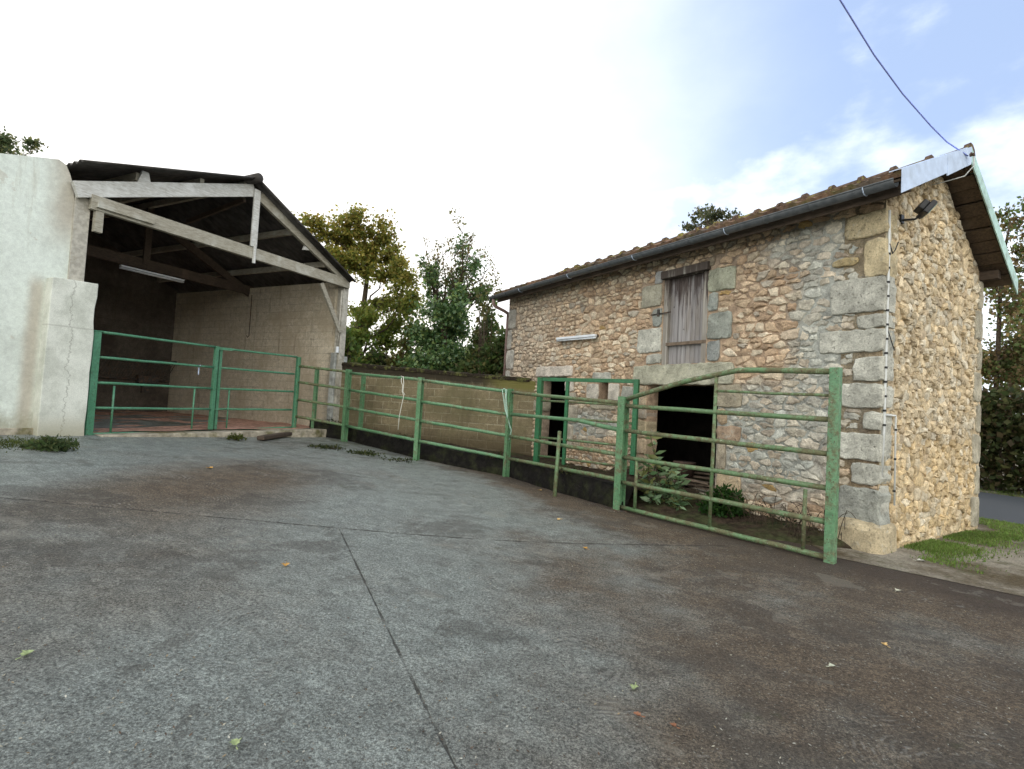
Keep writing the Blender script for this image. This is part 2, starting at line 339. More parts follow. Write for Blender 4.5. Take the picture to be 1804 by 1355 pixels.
# yard concrete
s = NT('yard_concrete'); o = s.obj(); sep = s.n('ShaderNodeSeparateXYZ', {0: o})
big = s.noise(o, .33, 5, .55); mid = s.noise(s.map(o, loc=(7, 2, 0)), 1.5, 8, .65); fine = s.noise(o, 62, 6, .8); fine2 = s.noise(s.map(o, loc=(2, 9, 0)), 150, 3, .7)
dirt = s.math('ADD', s.ramp(s.math('ADD', sep.outputs[0], s.math('MULTIPLY', big, 3.0)), .9, 3.6, 0, .36), s.math('MULTIPLY', big, .75))
dirt = s.math('ADD', dirt, s.math('MULTIPLY', s.math('SUBTRACT', mid, .5), .55))
_a = ground(891, 840); _b = ground(1462, 991); _t = V(_b.x-_a.x, _b.y-_a.y, 0).normalized()
fd_ = s.math('ADD', s.math('ADD', s.math('MULTIPLY', sep.outputs[0], -_t.y), s.math('MULTIPLY', sep.outputs[1], _t.x)), -(_a.x*-_t.y+_a.y*_t.x))
dirt = s.math('ADD', dirt, s.ramp(s.math('ADD', fd_, s.math('MULTIPLY', mid, .8)), -1.0, .5, 0, .42))
_g = ground(380, 850); gd_ = s.n('ShaderNodeVectorMath', {0: s.map(o, (1.0, .62, 0)), 1: (_g.x, _g.y*.62, 0)}, operation='DISTANCE').outputs['Value']
dirt = s.math('ADD', dirt, s.ramp(s.math('ADD', gd_, s.math('MULTIPLY', mid, 1.2)), .6, 2.6, .34, 0))
_g2 = ground(120, 950); gd2 = s.n('ShaderNodeVectorMath', {0: s.map(o, (1.0, .8, 0)), 1: (_g2.x, _g2.y*.8, 0)}, operation='DISTANCE').outputs['Value']
dirt = s.math('ADD', dirt, s.ramp(s.math('ADD', gd2, s.math('MULTIPLY', mid, 1.4)), .9, 3.0, .26, 0))
dirt = s.ramp(dirt, .30, .80)
c = s.mix(dirt, (.200, .220, .200), (.098, .073, .047))
pale = s.ramp(s.noise(s.map(o, loc=(3, 1, 0)), .8, 7, .7), .55, .75); c = s.mix(s.math('MULTIPLY', pale, .35), c, (.20, .185, .15))
# broom swirls: arcs around scattered centres
wv = s.n('ShaderNodeTexNoise', {'Vector': o, 'Scale': 1.1, 'Detail': 3}).outputs['Color']
vo = s.n('ShaderNodeTexVoronoi', {'Vector': s.n('ShaderNodeVectorMath', {0: o, 1: s.n('ShaderNodeVectorMath', {0: wv, 1: (.55, .55, 0)}, operation='MULTIPLY').outputs[0]}, operation='ADD').outputs[0], 'Scale': .95, 'Randomness': 1.0})
dv = vo.outputs['Distance']; dw = s.math('ADD', dv, s.math('MULTIPLY', s.noise(o, 3.5, 6, .6), .05))
sw = s.ramp(s.math('SINE', s.math('MULTIPLY', dw, 205.0)), -.1, .95)
msk = s.math('MULTIPLY', s.math('MULTIPLY', s.ramp(s.noise(s.map(o, loc=(5, 5, 0)), 2.1, 4, .6), .46, .60), s.ramp(s.noise(s.map(o, loc=(9, 1, 0)), 3.6, 5, .7), .44, .58)), s.math('MULTIPLY', s.ramp(dv, .05, .16), s.ramp(dv, .46, .68, 1, 0)))
brk = s.ramp(s.noise(o, 15, 6, .8), .43, .57)
swm = s.math('MULTIPLY', s.math('MULTIPLY', sw, msk), brk)
dkm = s.math('MULTIPLY', s.math('MULTIPLY', s.ramp(s.math('SINE', s.math('ADD', s.math('MULTIPLY', dw, 205.0), 2.6)), .1, .95), msk), brk)
c = gain(s, c, fine, .36, 1.68, .35, .65); c = gain(s, c, fine2, .5, 1.55)
c = s.mix(s.math('MULTIPLY', swm, .55), c, (.34, .33, .29)); c = s.mix(s.math('MULTIPLY', dkm, .6), c, (.035, .03, .024))
stk = s.noise(s.map(s.map(o, rot=(0, 0, .55)), (5, 17, 1)), 1.0, 6, .75); c = gain(s, c, stk, .86, 1.16, .36, .64); c = gain(s, c, s.noise(s.map(o, loc=(6, 2, 0)), 4.5, 7, .75), .82, 1.18, .34, .66)
sp1 = s.ramp(s.noise(s.map(o, loc=(1, 1, 4)), 60, 2, .5), .645, .72); c = s.mix(s.math('MULTIPLY', sp1, .6), c, (.42, .42, .36))
sp2 = s.ramp(s.noise(s.map(o, loc=(6, 1, 4)), 44, 3, .6), .62, .70); c = s.mix(s.math('MULTIPLY', sp2, .6), c, (.03, .025, .02))
nf_ = s.math('MULTIPLY', s.ramp(s.math('ADD', fd_, s.math('MULTIPLY', s.noise(s.map(o, loc=(1, 7, 0)), 1.8, 7, .7), .9)), -.15, .55), .75); c = s.mix(nf_, c, (.042, .028, .019))
# joint lines between the slabs
def line(A, B, wd, t0, t1):
    A = ground(*A); B = ground(*B); t = V(B.x-A.x, B.y-A.y, 0); L = t.length; t.normalize(); n = V(t.y, -t.x, 0)
    dd = s.math('ABSOLUTE', s.math('ADD', s.math('ADD', s.math('MULTIPLY', sep.outputs[0], n.x), s.math('MULTIPLY', sep.outputs[1], n.y)), -(A.x*n.x+A.y*n.y)))
    dd = s.math('ADD', dd, s.math('MULTIPLY', s.math('SUBTRACT', s.noise(o, 9, 6, .7), .5), min(wd, .02)*5.0))
    tt = s.math('ADD', s.math('ADD', s.math('MULTIPLY', sep.outputs[0], t.x), s.math('MULTIPLY', sep.outputs[1], t.y)), -(A.x*t.x+A.y*t.y))
    m = s.math('MULTIPLY', s.ramp(dd, wd*.4, wd, 1, 0), s.math('MULTIPLY', s.math('GREATER_THAN', tt, t0*L), s.math('LESS_THAN', tt, t1*L)))
    return s.math('MULTIPLY', m, s.ramp(s.noise(o, 3.2, 5, .7), .34, .56, .12, .85))
l1 = line((598, 932), (740, 1225), .008, 0, 4); l2 = line((60, 882), (880, 952), .02, -2, 1.6)
wet = s.ramp(s.math('ADD', s.noise(s.map(o, loc=(1, 3, 0)), .9, 9, .68, .4), s.math('MULTIPLY', dirt, .06)), .575, .60); c = s.mix(s.math('MULTIPLY', wet, .38), c, (.045, .038, .03))
dry = s.ramp(s.noise(s.map(o, loc=(8, 8, 0)), 1.3, 9, .7, .3), .60, .625); c = s.mix(s.math('MULTIPLY', dry, .28), c, (.27, .25, .20))
vc = s.n('ShaderNodeTexVoronoi', {'Vector': s.n('ShaderNodeVectorMath', {0: o, 1: s.n('ShaderNodeTexNoise', {'Vector': o, 'Scale': 1.7, 'Detail': 8, 'Roughness': .7}).outputs['Color']}, operation='ADD').outputs[0], 'Scale': .33}, feature='DISTANCE_TO_EDGE').outputs['Distance']
crk = s.math('MULTIPLY', s.ramp(vc, .0, .0022, 1, 0), s.ramp(s.noise(s.map(o, loc=(4, 4, 0)), .7, 3, .5), .50, .60)); c = s.mix(s.math('MULTIPLY', crk, .8), c, (.03, .026, .02))
ln = s.math('MAXIMUM', l1, l2); c = s.mix(ln, c, (.03, .026, .02))
mossm = s.ramp(s.math('ADD', s.noise(s.map(o, loc=(2, 7, 0)), 2.2, 6, .7), s.ramp(sep.outputs[1], 8.5, 13, 0, .16)), .63, .70)
c = s.mix(s.math('MULTIPLY', mossm, .5), c, (.05, .055, .02))
hgt = s.math('ADD', s.math('ADD', s.math('MULTIPLY', fine, 1.1), s.math('MULTIPLY', swm, .5)), s.math('MULTIPLY', ln, -1.5))
rough = s.ramp(s.math('ADD', s.math('MULTIPLY', dirt, .6), s.math('MULTIPLY', mid, .5)), .15, .75, .40, .85)
M['yard_concrete'] = s.out(c, rough, s.bump(hgt, .9, .02), spec=.4)
clipmesh('yard', [(-16, -6), (18, -6), (18, 15.6), (-16, 15.6)], .5, M['yard_concrete'], 0)
e1 = ground(1502, 989); e2 = ground(1804, 1052); ed = (e2-e1).normalized()
clipmesh('gravel_verge', [(e1.x-ed.x*.15, e1.y-ed.y*.15), (e1.x+ed.x*16, e1.y+ed.y*16), (26, -7), (26, 24), (4.7, 24)], .5, M['gravel'], .005)
# road
r1 = ground(1726, 914); rdir = V(.5, -.866, 0); rn = V(.866, .5, 0)
def road_poly(n0, n1, a, b): return [((r1+rdir*a+rn*n0)[0], (r1+rdir*a+rn*n0)[1]), ((r1+rdir*b+rn*n0)[0], (r1+rdir*b+rn*n0)[1]), ((r1+rdir*b+rn*n1)[0], (r1+rdir*b+rn*n1)[1]), ((r1+rdir*a+rn*n1)[0], (r1+rdir*a+rn*n1)[1])]
clipmesh('road', road_poly(0, 4.7, -30, 30), 1.0, M['asphalt'], .022)
# ------------------------------------------------------------------ stonework
def clip(poly, nx, ny, d):
    out = []
    for i in range(len(poly)):
        a = poly[i]; b = poly[(i+1) % len(poly)]; da = nx*a[0]+ny*a[1]-d; db = nx*b[0]+ny*b[1]-d
        if da <= 0: out.append(a)
        if (da < 0 < db) or (db < 0 < da):
            t = da/(da-db); out.append((a[0]+(b[0]-a[0])*t, a[1]+(b[1]-a[1])*t))
    return out
def area(p): return .5*sum(p[i][0]*p[(i+1) % len(p)][1]-p[(i+1) % len(p)][0]*p[i][1] for i in range(len(p)))
def rubble(mb, toW, outline, rects, cw, ch, gap, hgt, colf, seed, jag=.012, big=.06):
    """irregular stones filling a convex outline (list of (u,v)) except the rects"""
    rnd = random.Random(seed)
    us = [p[0] for p in outline]; vs = [p[1] for p in outline]; u0, u1, v0, v1 = min(us), max(us), min(vs), max(vs)
    seeds = []; nr = int((v1-v0)/ch)+1
    for j in range(nr):
        w = cw*rnd.uniform(.75, 1.3); u = u0-rnd.random()*w; jit = rnd.uniform(-.25, .25)*ch
        while u < u1:
            st = w*rnd.choice((.55, .7, .85, 1, 1.15, 1.45)); u += st
            seeds.append((u-st/2, v0+(j+.5)*ch+jit+rnd.uniform(-.34, .34)*ch))
    # some big stones swallow their neighbours
    bigs = [q for q in seeds if rnd.random() < big]
    def near(q):
        for b in bigs:
            if b is not q and abs(b[0]-q[0]) < cw*.85 and abs(b[1]-q[1]) < ch*.95: return True
        return False
    seeds = [q for q in seeds if not near(q)]
    cell = max(cw, ch)*1.0; grid = {}
    asp = cw/ch
    for q in seeds: grid.setdefault((int(q[0]/cell), int(q[1]*asp/cell)), []).append(q)
    edges = []
    n = len(outline)
    for i in range(n):
        a = outline[i]; b = outline[(i+1) % n]; nx, ny = b[1]-a[1], -(b[0]-a[0]); L = math.hypot(nx, ny); edges.append((nx/L, ny/L, (nx*a[0]+ny*a[1])/L))
    for q in seeds:
        if any(e[0]*q[0]+e[1]*q[1]-e[2] > -.01 for e in edges): continue
        if any(r[0]-.012 < q[0] < r[1]+.012 and r[2]-.012 < q[1] < r[3]+.012 for r in rects): continue
        P = [(q[0]-cw*1.6, q[1]-ch*1.6), (q[0]+cw*1.6, q[1]-ch*1.6), (q[0]+cw*1.6, q[1]+ch*1.6), (q[0]-cw*1.6, q[1]+ch*1.6)]
        gi, gj = int(q[0]/cell), int(q[1]*asp/cell)
        for di in range(-3, 4):
            for dj in range(-3, 4):
                for o in grid.get((gi+di, gj+dj), ()):
                    if o is q: continue
                    # anisotropic bisector
                    dx, dy = o[0]-q[0], (o[1]-q[1])*asp*asp
                    mx, my = (o[0]+q[0])/2, (o[1]+q[1])/2
                    P = clip(P, dx, dy, dx*mx+dy*my)
                    if len(P) < 3: break
        for e in edges: P = clip(P, *e)
        for r in rects:
            if r[1] < q[0]-cw*1.7 or r[0] > q[0]+cw*1.7 or r[3] < q[1]-ch*1.7 or r[2] > q[1]+ch*1.7: continue
            c4 = [(1, 0, r[0], q[0]-r[0]), (-1, 0, -r[1], r[1]-q[0]), (0, 1, r[2], q[1]-r[2]), (0, -1, -r[3], r[3]-q[1])]
            b = min(c4, key=lambda k: k[3]); P = clip(P, b[0], b[1], b[2])
            if len(P) < 3: break
        if len(P) < 3: continue
        A = abs(area(P))
        if A < .0012: continue
        cx = sum(p[0] for p in P)/len(P); cy = sum(p[1] for p in P)/len(P)
        g = gap*rnd.uniform(.5, 1.5)
        P2 = []
        for p in P:
            d = math.hypot(p[0]-cx, p[1]-cy); k = max(.35, 1-g/max(d*.75, 1e-3))*rnd.uniform(.94, 1.0)
            P2.append((cx+(p[0]-cx)*k, cy+(p[1]-cy)*k))
        # corner cutting
        Q = []
        m = len(P2)
        for i in range(m):
            a = P2[i]; b = P2[(i+1) % m]
            L = math.hypot(b[0]-a[0], b[1]-a[1])
            if L < .012: Q.append(((a[0]+b[0])/2, (a[1]+b[1])/2)); continue
            for t in (.16, .5, .84) if L > .06 else (.25, .75):
                Q.append((a[0]+(b[0]-a[0])*t+rnd.uniform(-jag, jag), a[1]+(b[1]-a[1])*t+rnd.uniform(-jag, jag)))
        if len(Q) < 3: continue
        col, hk = colf(cx, cy, rnd)
        h = hgt*hk*rnd.uniform(.45, 1.35); tx, ty = rnd.uniform(-.28, .28), rnd.uniform(-.3, .3)
        size = math.sqrt(A)
        rings = [(1.0, -.03), (.97, .30), (.84, .75), (.52, 1.0)]
        vs_, cs = [], []
        k = len(Q)
        for (sc, hz) in rings:
            for p in Q:
                x, y = (p[0]-cx)*sc, (p[1]-cy)*sc
                hh = h*hz*(1 if hz < 0 else rnd.uniform(.78, 1.18))+(tx*x+ty*y)*max(hz, 0)*.55
                vs_.append(toW(cx+x, cy+y, max(hh, -.02) if hz > 0 else -.025)); kk = rnd.uniform(.93, 1.07)
                cs.append(tuple(min(1, c*kk) for c in col))
        vs_.append(toW(cx, cy, h*rnd.uniform(.9, 1.1))); cs.append(col)
        fs = []
        for r in range(3):
            for i in range(k): fs.append((r*k+i, r*k+(i+1) % k, (r+1)*k+(i+1) % k, (r+1)*k+i))
        for i in range(k): fs.append((3*k+i, 3*k+(i+1) % k, 4*k))
        # make the winding face outwards
        nn = (vs_[1]-vs_[0]).cross(vs_[k]-vs_[0])
        if toFlip(toW): fs = [f[::-1] for f in fs]
        mb.add(vs_, fs, cs)
def toFlip(toW):
    o = toW(0, 0, 0); a = toW(1, 0, 0)-o; b = toW(0, 1, 0)-o; d = toW(0, 0, 1)-o
    return a.cross(b).dot(d) < 0
def wall_slab(mb, toW, U, Vt, holes, th, colf, step=.3):
    """slab u in U, v in Vt with rectangular holes; outer face at depth 0, inner at -th"""
    us = sorted(set([U[0], U[1]]+[x for h_ in holes for x in h_[:2]])); vs = sorted(set([Vt[0], Vt[1]]+[x for h_ in holes for x in h_[2:]]))
    def sub(a):
        o = [a[0]]
        for x, y in zip(a, a[1:]):
            n = max(1, int((y-x)/step)); o += [x+(y-x)*(i+1)/n for i in range(n)]
        return o
    us = [x for x in sub(us) if U[0]-1e-6 <= x <= U[1]+1e-6]; vs = [x for x in sub(vs) if Vt[0]-1e-6 <= x <= Vt[1]+1e-6]
    def hole(i, j):
        if i < 0 or j < 0 or i >= len(us)-1 or j >= len(vs)-1: return False
        u, v = (us[i]+us[i+1])/2, (vs[j]+vs[j+1])/2
        return any(h_[0] < u < h_[1] and h_[2] < v < h_[3] for h_ in holes)
    fl = toFlip(toW)
    def quad(ps, c):
        f = (0, 1, 2, 3); mb.add(ps, [f[::-1] if fl else f], c)
    for i in range(len(us)-1):
        for j in range(len(vs)-1):
            a, b, c, d = us[i], us[i+1], vs[j], vs[j+1]
            if hole(i, j): continue
            C = [colf(a, c), colf(b, c), colf(b, d), colf(a, d)]
            quad([toW(a, c, 0), toW(b, c, 0), toW(b, d, 0), toW(a, d, 0)], C)
            quad([toW(a, d, -th), toW(b, d, -th), toW(b, c, -th), toW(a, c, -th)], C)
            if hole(i+1, j): quad([toW(b, c, 0), toW(b, c, -th), toW(b, d, -th), toW(b, d, 0)], C)
            if hole(i-1, j): quad([toW(a, d, 0), toW(a, d, -th), toW(a, c, -th), toW(a, c, 0)], C)
            if hole(i, j+1): quad([toW(a, d, 0), toW(b, d, 0), toW(b, d, -th), toW(a, d, -th)][::-1], C)
            if hole(i, j-1): quad([toW(a, c, -th), toW(b, c, -th), toW(b, c, 0), toW(a, c, 0)][::-1], C)
def dressed(mb, toW, r, prot, col, rnd, depth=.18, jit=.011):
    u0, u1, v0, v1 = r; b = .012
    cor = [(u0+.004, v0+.004), (u1-.004, v0+.004), (u1-.004, v1-.004), (u0+.004, v1-.004)]
    P = []
    for i in range(4):
        a = cor[i]; c = cor[(i+1) % 4]; n = max(2, int(math.hypot(c[0]-a[0], c[1]-a[1])/.07))
        for k in range(n):
            t = k/n; e = .022 if k == 0 else 0; P.append((a[0]+(c[0]-a[0])*t+rnd.uniform(-jit, jit)+e*rnd.uniform(.2, 1)*(1 if a[0] < (u0+u1)/2 else -1), a[1]+(c[1]-a[1])*t+rnd.uniform(-jit, jit)+e*rnd.uniform(.2, 1)*(1 if a[1] < (v0+v1)/2 else -1)))
    k = len(P); cx, cy = (u0+u1)/2, (v0+v1)/2
    vs, cs = [], []
    for (ins, d) in ((0, -depth), (0, prot-.012), (b, prot), (.04, prot+.003)):
        for p in P:
            x = p[0]+(ins if p[0] < cx else -ins)*(1 if abs(p[0]-cx) > ins else 0); y = p[1]+(ins if p[1] < cy else -ins)*(1 if abs(p[1]-cy) > ins else 0)
            vs.append(toW(x, y, d+rnd.uniform(-.004, .004))); kk = rnd.uniform(.92, 1.08); cs.append(tuple(q*kk for q in col))
    vs.append(toW(cx, cy, prot+.004)); cs.append(col)
    fs = [(q*k+i, q*k+(i+1) % k, (q+1)*k+(i+1) % k, (q+1)*k+i) for q in range(3) for i in range(k)]+[(3*k+i, 3*k+(i+1) % k, 4*k) for i in range(k)]
    if toFlip(toW): fs = [f[::-1] for f in fs]
    mb.add(vs, fs, cs)
# ---------------------------------------------------- the stone house
house = thing('stone_house', 'two-storey rubble stone barn with tiled roof, loft door and dark cattle doorway', 'barn', HC)
EAVE = 4.30; EAVB = 3.82
def rect(a, b, plane=hp):
    (u0, v0), (u1, v1) = plane(*a), plane(*b); return [min(u0, u1), max(u0, u1), min(v0, v1), max(v0, v1)]
def rectc(xl, xr, yt, yb, plane=hp):
    """rect from pixel columns xl, xr and the top / bottom rows at the middle of it"""
    xm = (xl+xr)/2; u0 = plane(xl, (yt+yb)/2)[0]; u1 = plane(xr, (yt+yb)/2)[0]; vt = plane(xm, yt)[1]; vb = plane(xm, yb)[1]
    return [min(u0, u1), max(u0, u1), min(vt, vb), max(vt, vb)]
loft = rectc(1168, 1246, 472, 641); big_d = rectc(1138, 1263, 678, 850); big_d[2] = .25
small_d = rectc(952, 996, 664, 790); small_d[2] = .3; slot = rectc(1056, 1071, 672, 707)
holes = [loft, big_d, small_d, slot]
lint = rectc(1118, 1294, 642, 675); lint[2] = big_d[3]; lint[3] = loft[2]
slint = rectc(945, 1010, 645, 664); slint[2] = small_d[3]
stone_r = []   # dressed stones: rect, colour, protrusion
YEL, GRY, PAL, TAN = (.62, .52, .33), (.55, .545, .47), (.64, .59, .50), (.60, .47, .32)
def ds(xl, xr, yt, yb, col, pr=.03):
    r = rectc(xl, xr, yt, yb)
    if xr > 1540: r[0] = -.034
    stone_r.append((r, col, pr)); return r
for a in [(1490, 1556, 377, 420, YEL), (1523, 1555, 421, 489, YEL), (1466, 1515, 455, 470, (.50, .40, .22)), (1464, 1552, 492, 552, GRY), (1508, 1552, 554, 580, GRY), (1443, 1552, 582, 622, GRY),
          (1504, 1550, 628, 672, GRY), (1483, 1550, 675, 719, GRY), (1520, 1549, 723, 758, GRY), (1478, 1547, 762, 811, GRY), (1500, 1545, 814, 854, GRY), (1476, 1543, 857, 928, (.40, .41, .36)),
          # loft door jambs
          (1132, 1167, 503, 541, (.43, .41, .32)), (1150, 1167, 543, 576, (.38, .40, .36)), (1124, 1166, 579, 622, GRY), (1139, 1165, 624, 641, GRY), (1155, 1168, 478, 500, (.45, .46, .45)),
          (1249, 1297, 471, 512, (.40, .41, .31)), (1248, 1266, 515, 549, (.38, .41, .37)), (1247, 1290, 550, 597, (.37, .39, .34)), (1246, 1268, 600, 636, (.36, .38, .36)), (1249, 1262, 452, 470, (.40, .34, .25)),
          # doorway jambs
          (1121, 1140, 679, 716, TAN), (1121, 1140, 718, 738, (.42, .35, .27)), (1119, 1140, 740, 770, (.52, .43, .28)), (1119, 1140, 772, 800, TAN), (1118, 1140, 802, 840, (.46, .38, .26)), (1117, 1140, 842, 880, TAN),
          (1262, 1308, 677, 718, (.43, .38, .28)), (1264, 1282, 720, 748, (.50, .38, .25)), (1263, 1306, 750, 778, (.50, .37, .26)), (1263, 1279, 780, 828, (.46, .40, .30)), (1263, 1306, 830, 868, (.52, .41, .27)), (1262, 1290, 870, 902, (.44, .36, .26)),
          # small door + slot window
          (996, 1012, 666, 690, PAL), (996, 1016, 692, 712, (.42, .38, .30)), (996, 1018, 714, 745, (.48, .43, .34)), (996, 1010, 747, 790, (.47, .42, .33)), (940, 955, 705, 725, (.46, .42, .31)),
          (1034, 1055, 676, 706, PAL), (1072, 1092, 676, 706, PAL), (1045, 1078, 656, 671, GRY), (1040, 1086, 708, 722, (.49, .44, .33)), (1096, 1118, 680, 706, GRY)]:
    ds(*a)
for k in range(7): stone_r.append(([HL-(.22 if k % 2 else .36), HL-.004, .3+k*.52, .3+k*.52+.50], (.42, .40, .35), .02))
allr = [r for r, _, _ in stone_r]+holes+[lint, slint]
def cem(u, v):
    """where grey cement has been smeared over the wall"""
    k = 0
    for (a, b, ru, rv) in ((1.55, 1.35, .95, .75), (.6, 2.4, .55, 1.7), (1.4, .8, 1.0, .5), (.7, 3.85, 1.0, .3), (5.5, 1.2, 1.3, .35)):
        d = ((u-a)/ru)**2+((v-b)/rv)**2; k = max(k, 1-d)
    return max(0, min(1, k*2.2))
def lerp(a, b, t): return tuple(x+(y-x)*t for x, y in zip(a, b))
def front_col(u, v, r):
    k = r.random()
    if k < .50: c = lerp((.54, .40, .265), (.66, .52, .365), r.random())
    elif k < .80: c = lerp((.59, .49, .355), (.69, .595, .45), r.random())
    elif k < .88: c = (.46, .41, .33)
    else: c = (.45, .325, .215)
    if u > 5.5 and v > 2.0: c = lerp(c, (.52, .45, .36), min(.5, (u-5.5)*.3))
    t = cem(u, v); hk = 1
    if t > .05: c = lerp(c, (.455, .49, .45), t*r.uniform(.3, .85)); hk = 1-.35*t
    if r.random() < .008: c = (.46, .32, .14)
    b = r.uniform(.78, 1.15); return tuple(x*b for x in c), hk
def front_mort(u, v):
    c = (.47, .345, .24)
    if v > 3.1: c = lerp(c, (.33, .265, .20), min(1, (v-3.1)))
    if u > 6: c = lerp(c, (.33, .275, .215), min(1, (u-6)*.6))
    return lerp(c, (.42, .43, .385), cem(u, v))
mb = MB(); wall_slab(mb, Hw, (0, HL), (-.25, EAVE), holes, .27, front_mort)
front = mb.build('front_wall', M['mortar'], house)
mb = MB(); rubble(mb, Hw, [(0, -.1), (HL, -.1), (HL, EAVE), (0, EAVE)], allr, .165, .086, .009, .028, front_col, 5, .015, .10)
mb.build('rubble', M['stone'], front, smooth=False)
rd = random.Random(3)
for r, c, p in stone_r:
    mb = MB(); k = rd.uniform(.85, 1.08); dressed(mb, Hw, r, p, tuple(x*k for x in c), rd, .25); mb.build('dressed_stone', M['dressed'], front)
mb = MB(); dressed(mb, Hw, lint, .045, (.46, .45, .345), rd, .3); mb.build('lintel', M['dressed'], house)
mb = MB(); dressed(mb, Hw, slint, .03, (.62, .56, .48), rd, .3); mb.build('lintel', M['dressed'], house)
# corner stone at the foot
mb = MB(); rdc = random.Random(9); vs = []; NU, NV = 20, 12; cc0 = Hw(.20, .12, -.14)
for j in range(NV+1):
    ph = -math.pi/2+math.pi*j/NV
    for i in range(NU):
        th_ = 2*math.pi*i/NU; x, y, z_ = math.cos(ph)*math.cos(th_), math.cos(ph)*math.sin(th_), math.sin(ph)
        f_ = lambda q: math.copysign(abs(q)**.45, q)
        k_ = 1+rdc.uniform(-.035, .035); vs.append(cc0+DH*(f_(x)*.29*k_)+NF*(f_(y)*.28*k_)+Z*(f_(z_)*.24*k_))
mb.add(vs, [(j*NU+i, j*NU+(i+1) % NU, (j+1)*NU+(i+1) % NU, (j+1)*NU+i) for j in range(NV) for i in range(NU)], (.56, .47, .31)); mb.build('corner_stone', M['dressed'], house)
# gable; a warm glow of light is put into its golden stone and mortar colours
APEX = 5.01; SM = 1.64
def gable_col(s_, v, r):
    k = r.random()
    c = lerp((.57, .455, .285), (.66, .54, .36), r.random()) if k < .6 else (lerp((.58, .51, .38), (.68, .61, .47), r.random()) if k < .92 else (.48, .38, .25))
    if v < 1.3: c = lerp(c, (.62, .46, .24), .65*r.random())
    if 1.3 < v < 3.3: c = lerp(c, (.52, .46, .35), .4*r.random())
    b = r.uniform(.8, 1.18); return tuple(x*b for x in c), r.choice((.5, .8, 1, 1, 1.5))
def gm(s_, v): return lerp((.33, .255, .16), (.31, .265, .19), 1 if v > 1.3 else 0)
gout = [(0, -.1), (HW, -.1), (HW, EAVB), (SM, APEX), (0, EAVE-.03)]
gq = []
for k in range(8): gq.append(([HW-(.2 if k % 2 else .34), HW-.004, .05+k*.47, .05+k*.47+.45], (.45, .41, .31), .02))
yy = [0.35, .8, 1.25, 1.62, 2.1, 2.5, 2.95, 3.4, 3.9]
for k in range(8): gq.append(([.004, (.14 if k % 2 else .26), yy[k], yy[k+1]-.01], [GRY, (.44, .40, .29)][k % 2], .02))
mb = MB(); th = .45
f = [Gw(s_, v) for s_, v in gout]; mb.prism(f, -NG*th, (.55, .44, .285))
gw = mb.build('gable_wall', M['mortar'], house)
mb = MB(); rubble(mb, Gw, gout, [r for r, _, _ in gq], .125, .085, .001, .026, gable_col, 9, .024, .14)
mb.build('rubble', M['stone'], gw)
for r, c, p in gq:
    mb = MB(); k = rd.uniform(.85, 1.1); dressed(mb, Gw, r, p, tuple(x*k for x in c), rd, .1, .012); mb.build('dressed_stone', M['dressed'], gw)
# far gable, back wall, floors
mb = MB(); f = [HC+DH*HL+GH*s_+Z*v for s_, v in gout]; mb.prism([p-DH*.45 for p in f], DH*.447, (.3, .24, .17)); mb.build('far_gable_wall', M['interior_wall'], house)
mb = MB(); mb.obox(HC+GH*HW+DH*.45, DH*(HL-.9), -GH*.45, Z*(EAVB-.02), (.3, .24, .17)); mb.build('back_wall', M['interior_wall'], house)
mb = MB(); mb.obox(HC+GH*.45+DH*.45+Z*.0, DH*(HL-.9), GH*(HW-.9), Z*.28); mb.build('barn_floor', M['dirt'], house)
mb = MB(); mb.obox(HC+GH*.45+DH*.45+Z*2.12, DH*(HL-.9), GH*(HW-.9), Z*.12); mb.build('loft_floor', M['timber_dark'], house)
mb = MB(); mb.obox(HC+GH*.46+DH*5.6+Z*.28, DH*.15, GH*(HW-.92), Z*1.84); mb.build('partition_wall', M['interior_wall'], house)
# sills of the doorways
mb = MB(); mb.obox(Hw(big_d[0]-.05, .02, .02), DH*(big_d[1]-big_d[0]+.1), -NF*.5, Z*.255); mb.build('door_sill', M['sill_concrete'], house)
# loft door
ld = loft; dep = -.07
mb = MB(); n = 8; w = (ld[1]-ld[0]-.20)/n
rd = random.Random(8)
for k in range(n):
    b = rd.uniform(.82, 1.1)
    mb.obox(Hw(ld[0]+.10+k*w+.0035, ld[2]+.01, dep-.03), DH*(w-.007), Z*(ld[3]-ld[2]-.14), NF*(.032+rd.uniform(-.003, .003)), (.34*b, .325*b, .32*b))
door = mb.build('loft_door', M['door_plank'], house, bevel=.003)
for uu in (ld[0], ld[1]-.10): mb = MB(); mb.obox(Hw(uu, ld[2], dep-.06), DH*.10, Z*(ld[3]-ld[2]-.131), NF*.12, (.34, .32, .28)); mb.build('door_frame', M['door_plank'], house, bevel=.005)
mb = MB()
mb.obox(Hw(ld[0]-.03, ld[3]-.13, dep-.02), DH*(ld[1]-ld[0]+.05), Z*.13, NF*.17, (.33, .32, .28))
mb.build('door_head', M['door_plank'], house, bevel=.005)
a = hp(1172, 607); b = hp(1247, 601)
mb = MB(); mb.beam(Hw(a[0], a[1], dep+.05), Hw(b[0], b[1], dep+.05), .03, .055, NF); mb.build('batten', M['scrap_wood'], door, bevel=.003)
mb = MB(); a = hp(1183, 550); b = hp(1150, 556); mb.tube([Hw(a[0], a[1], .02), Hw(b[0], b[1], .05)], .012, 6); c_ = hp(1163, 552); mb.obox(Hw(c_[0]-.02, c_[1]-.06, .03), DH*.04, Z*.12, NF*.03); mb.build('latch', M['iron'], door)
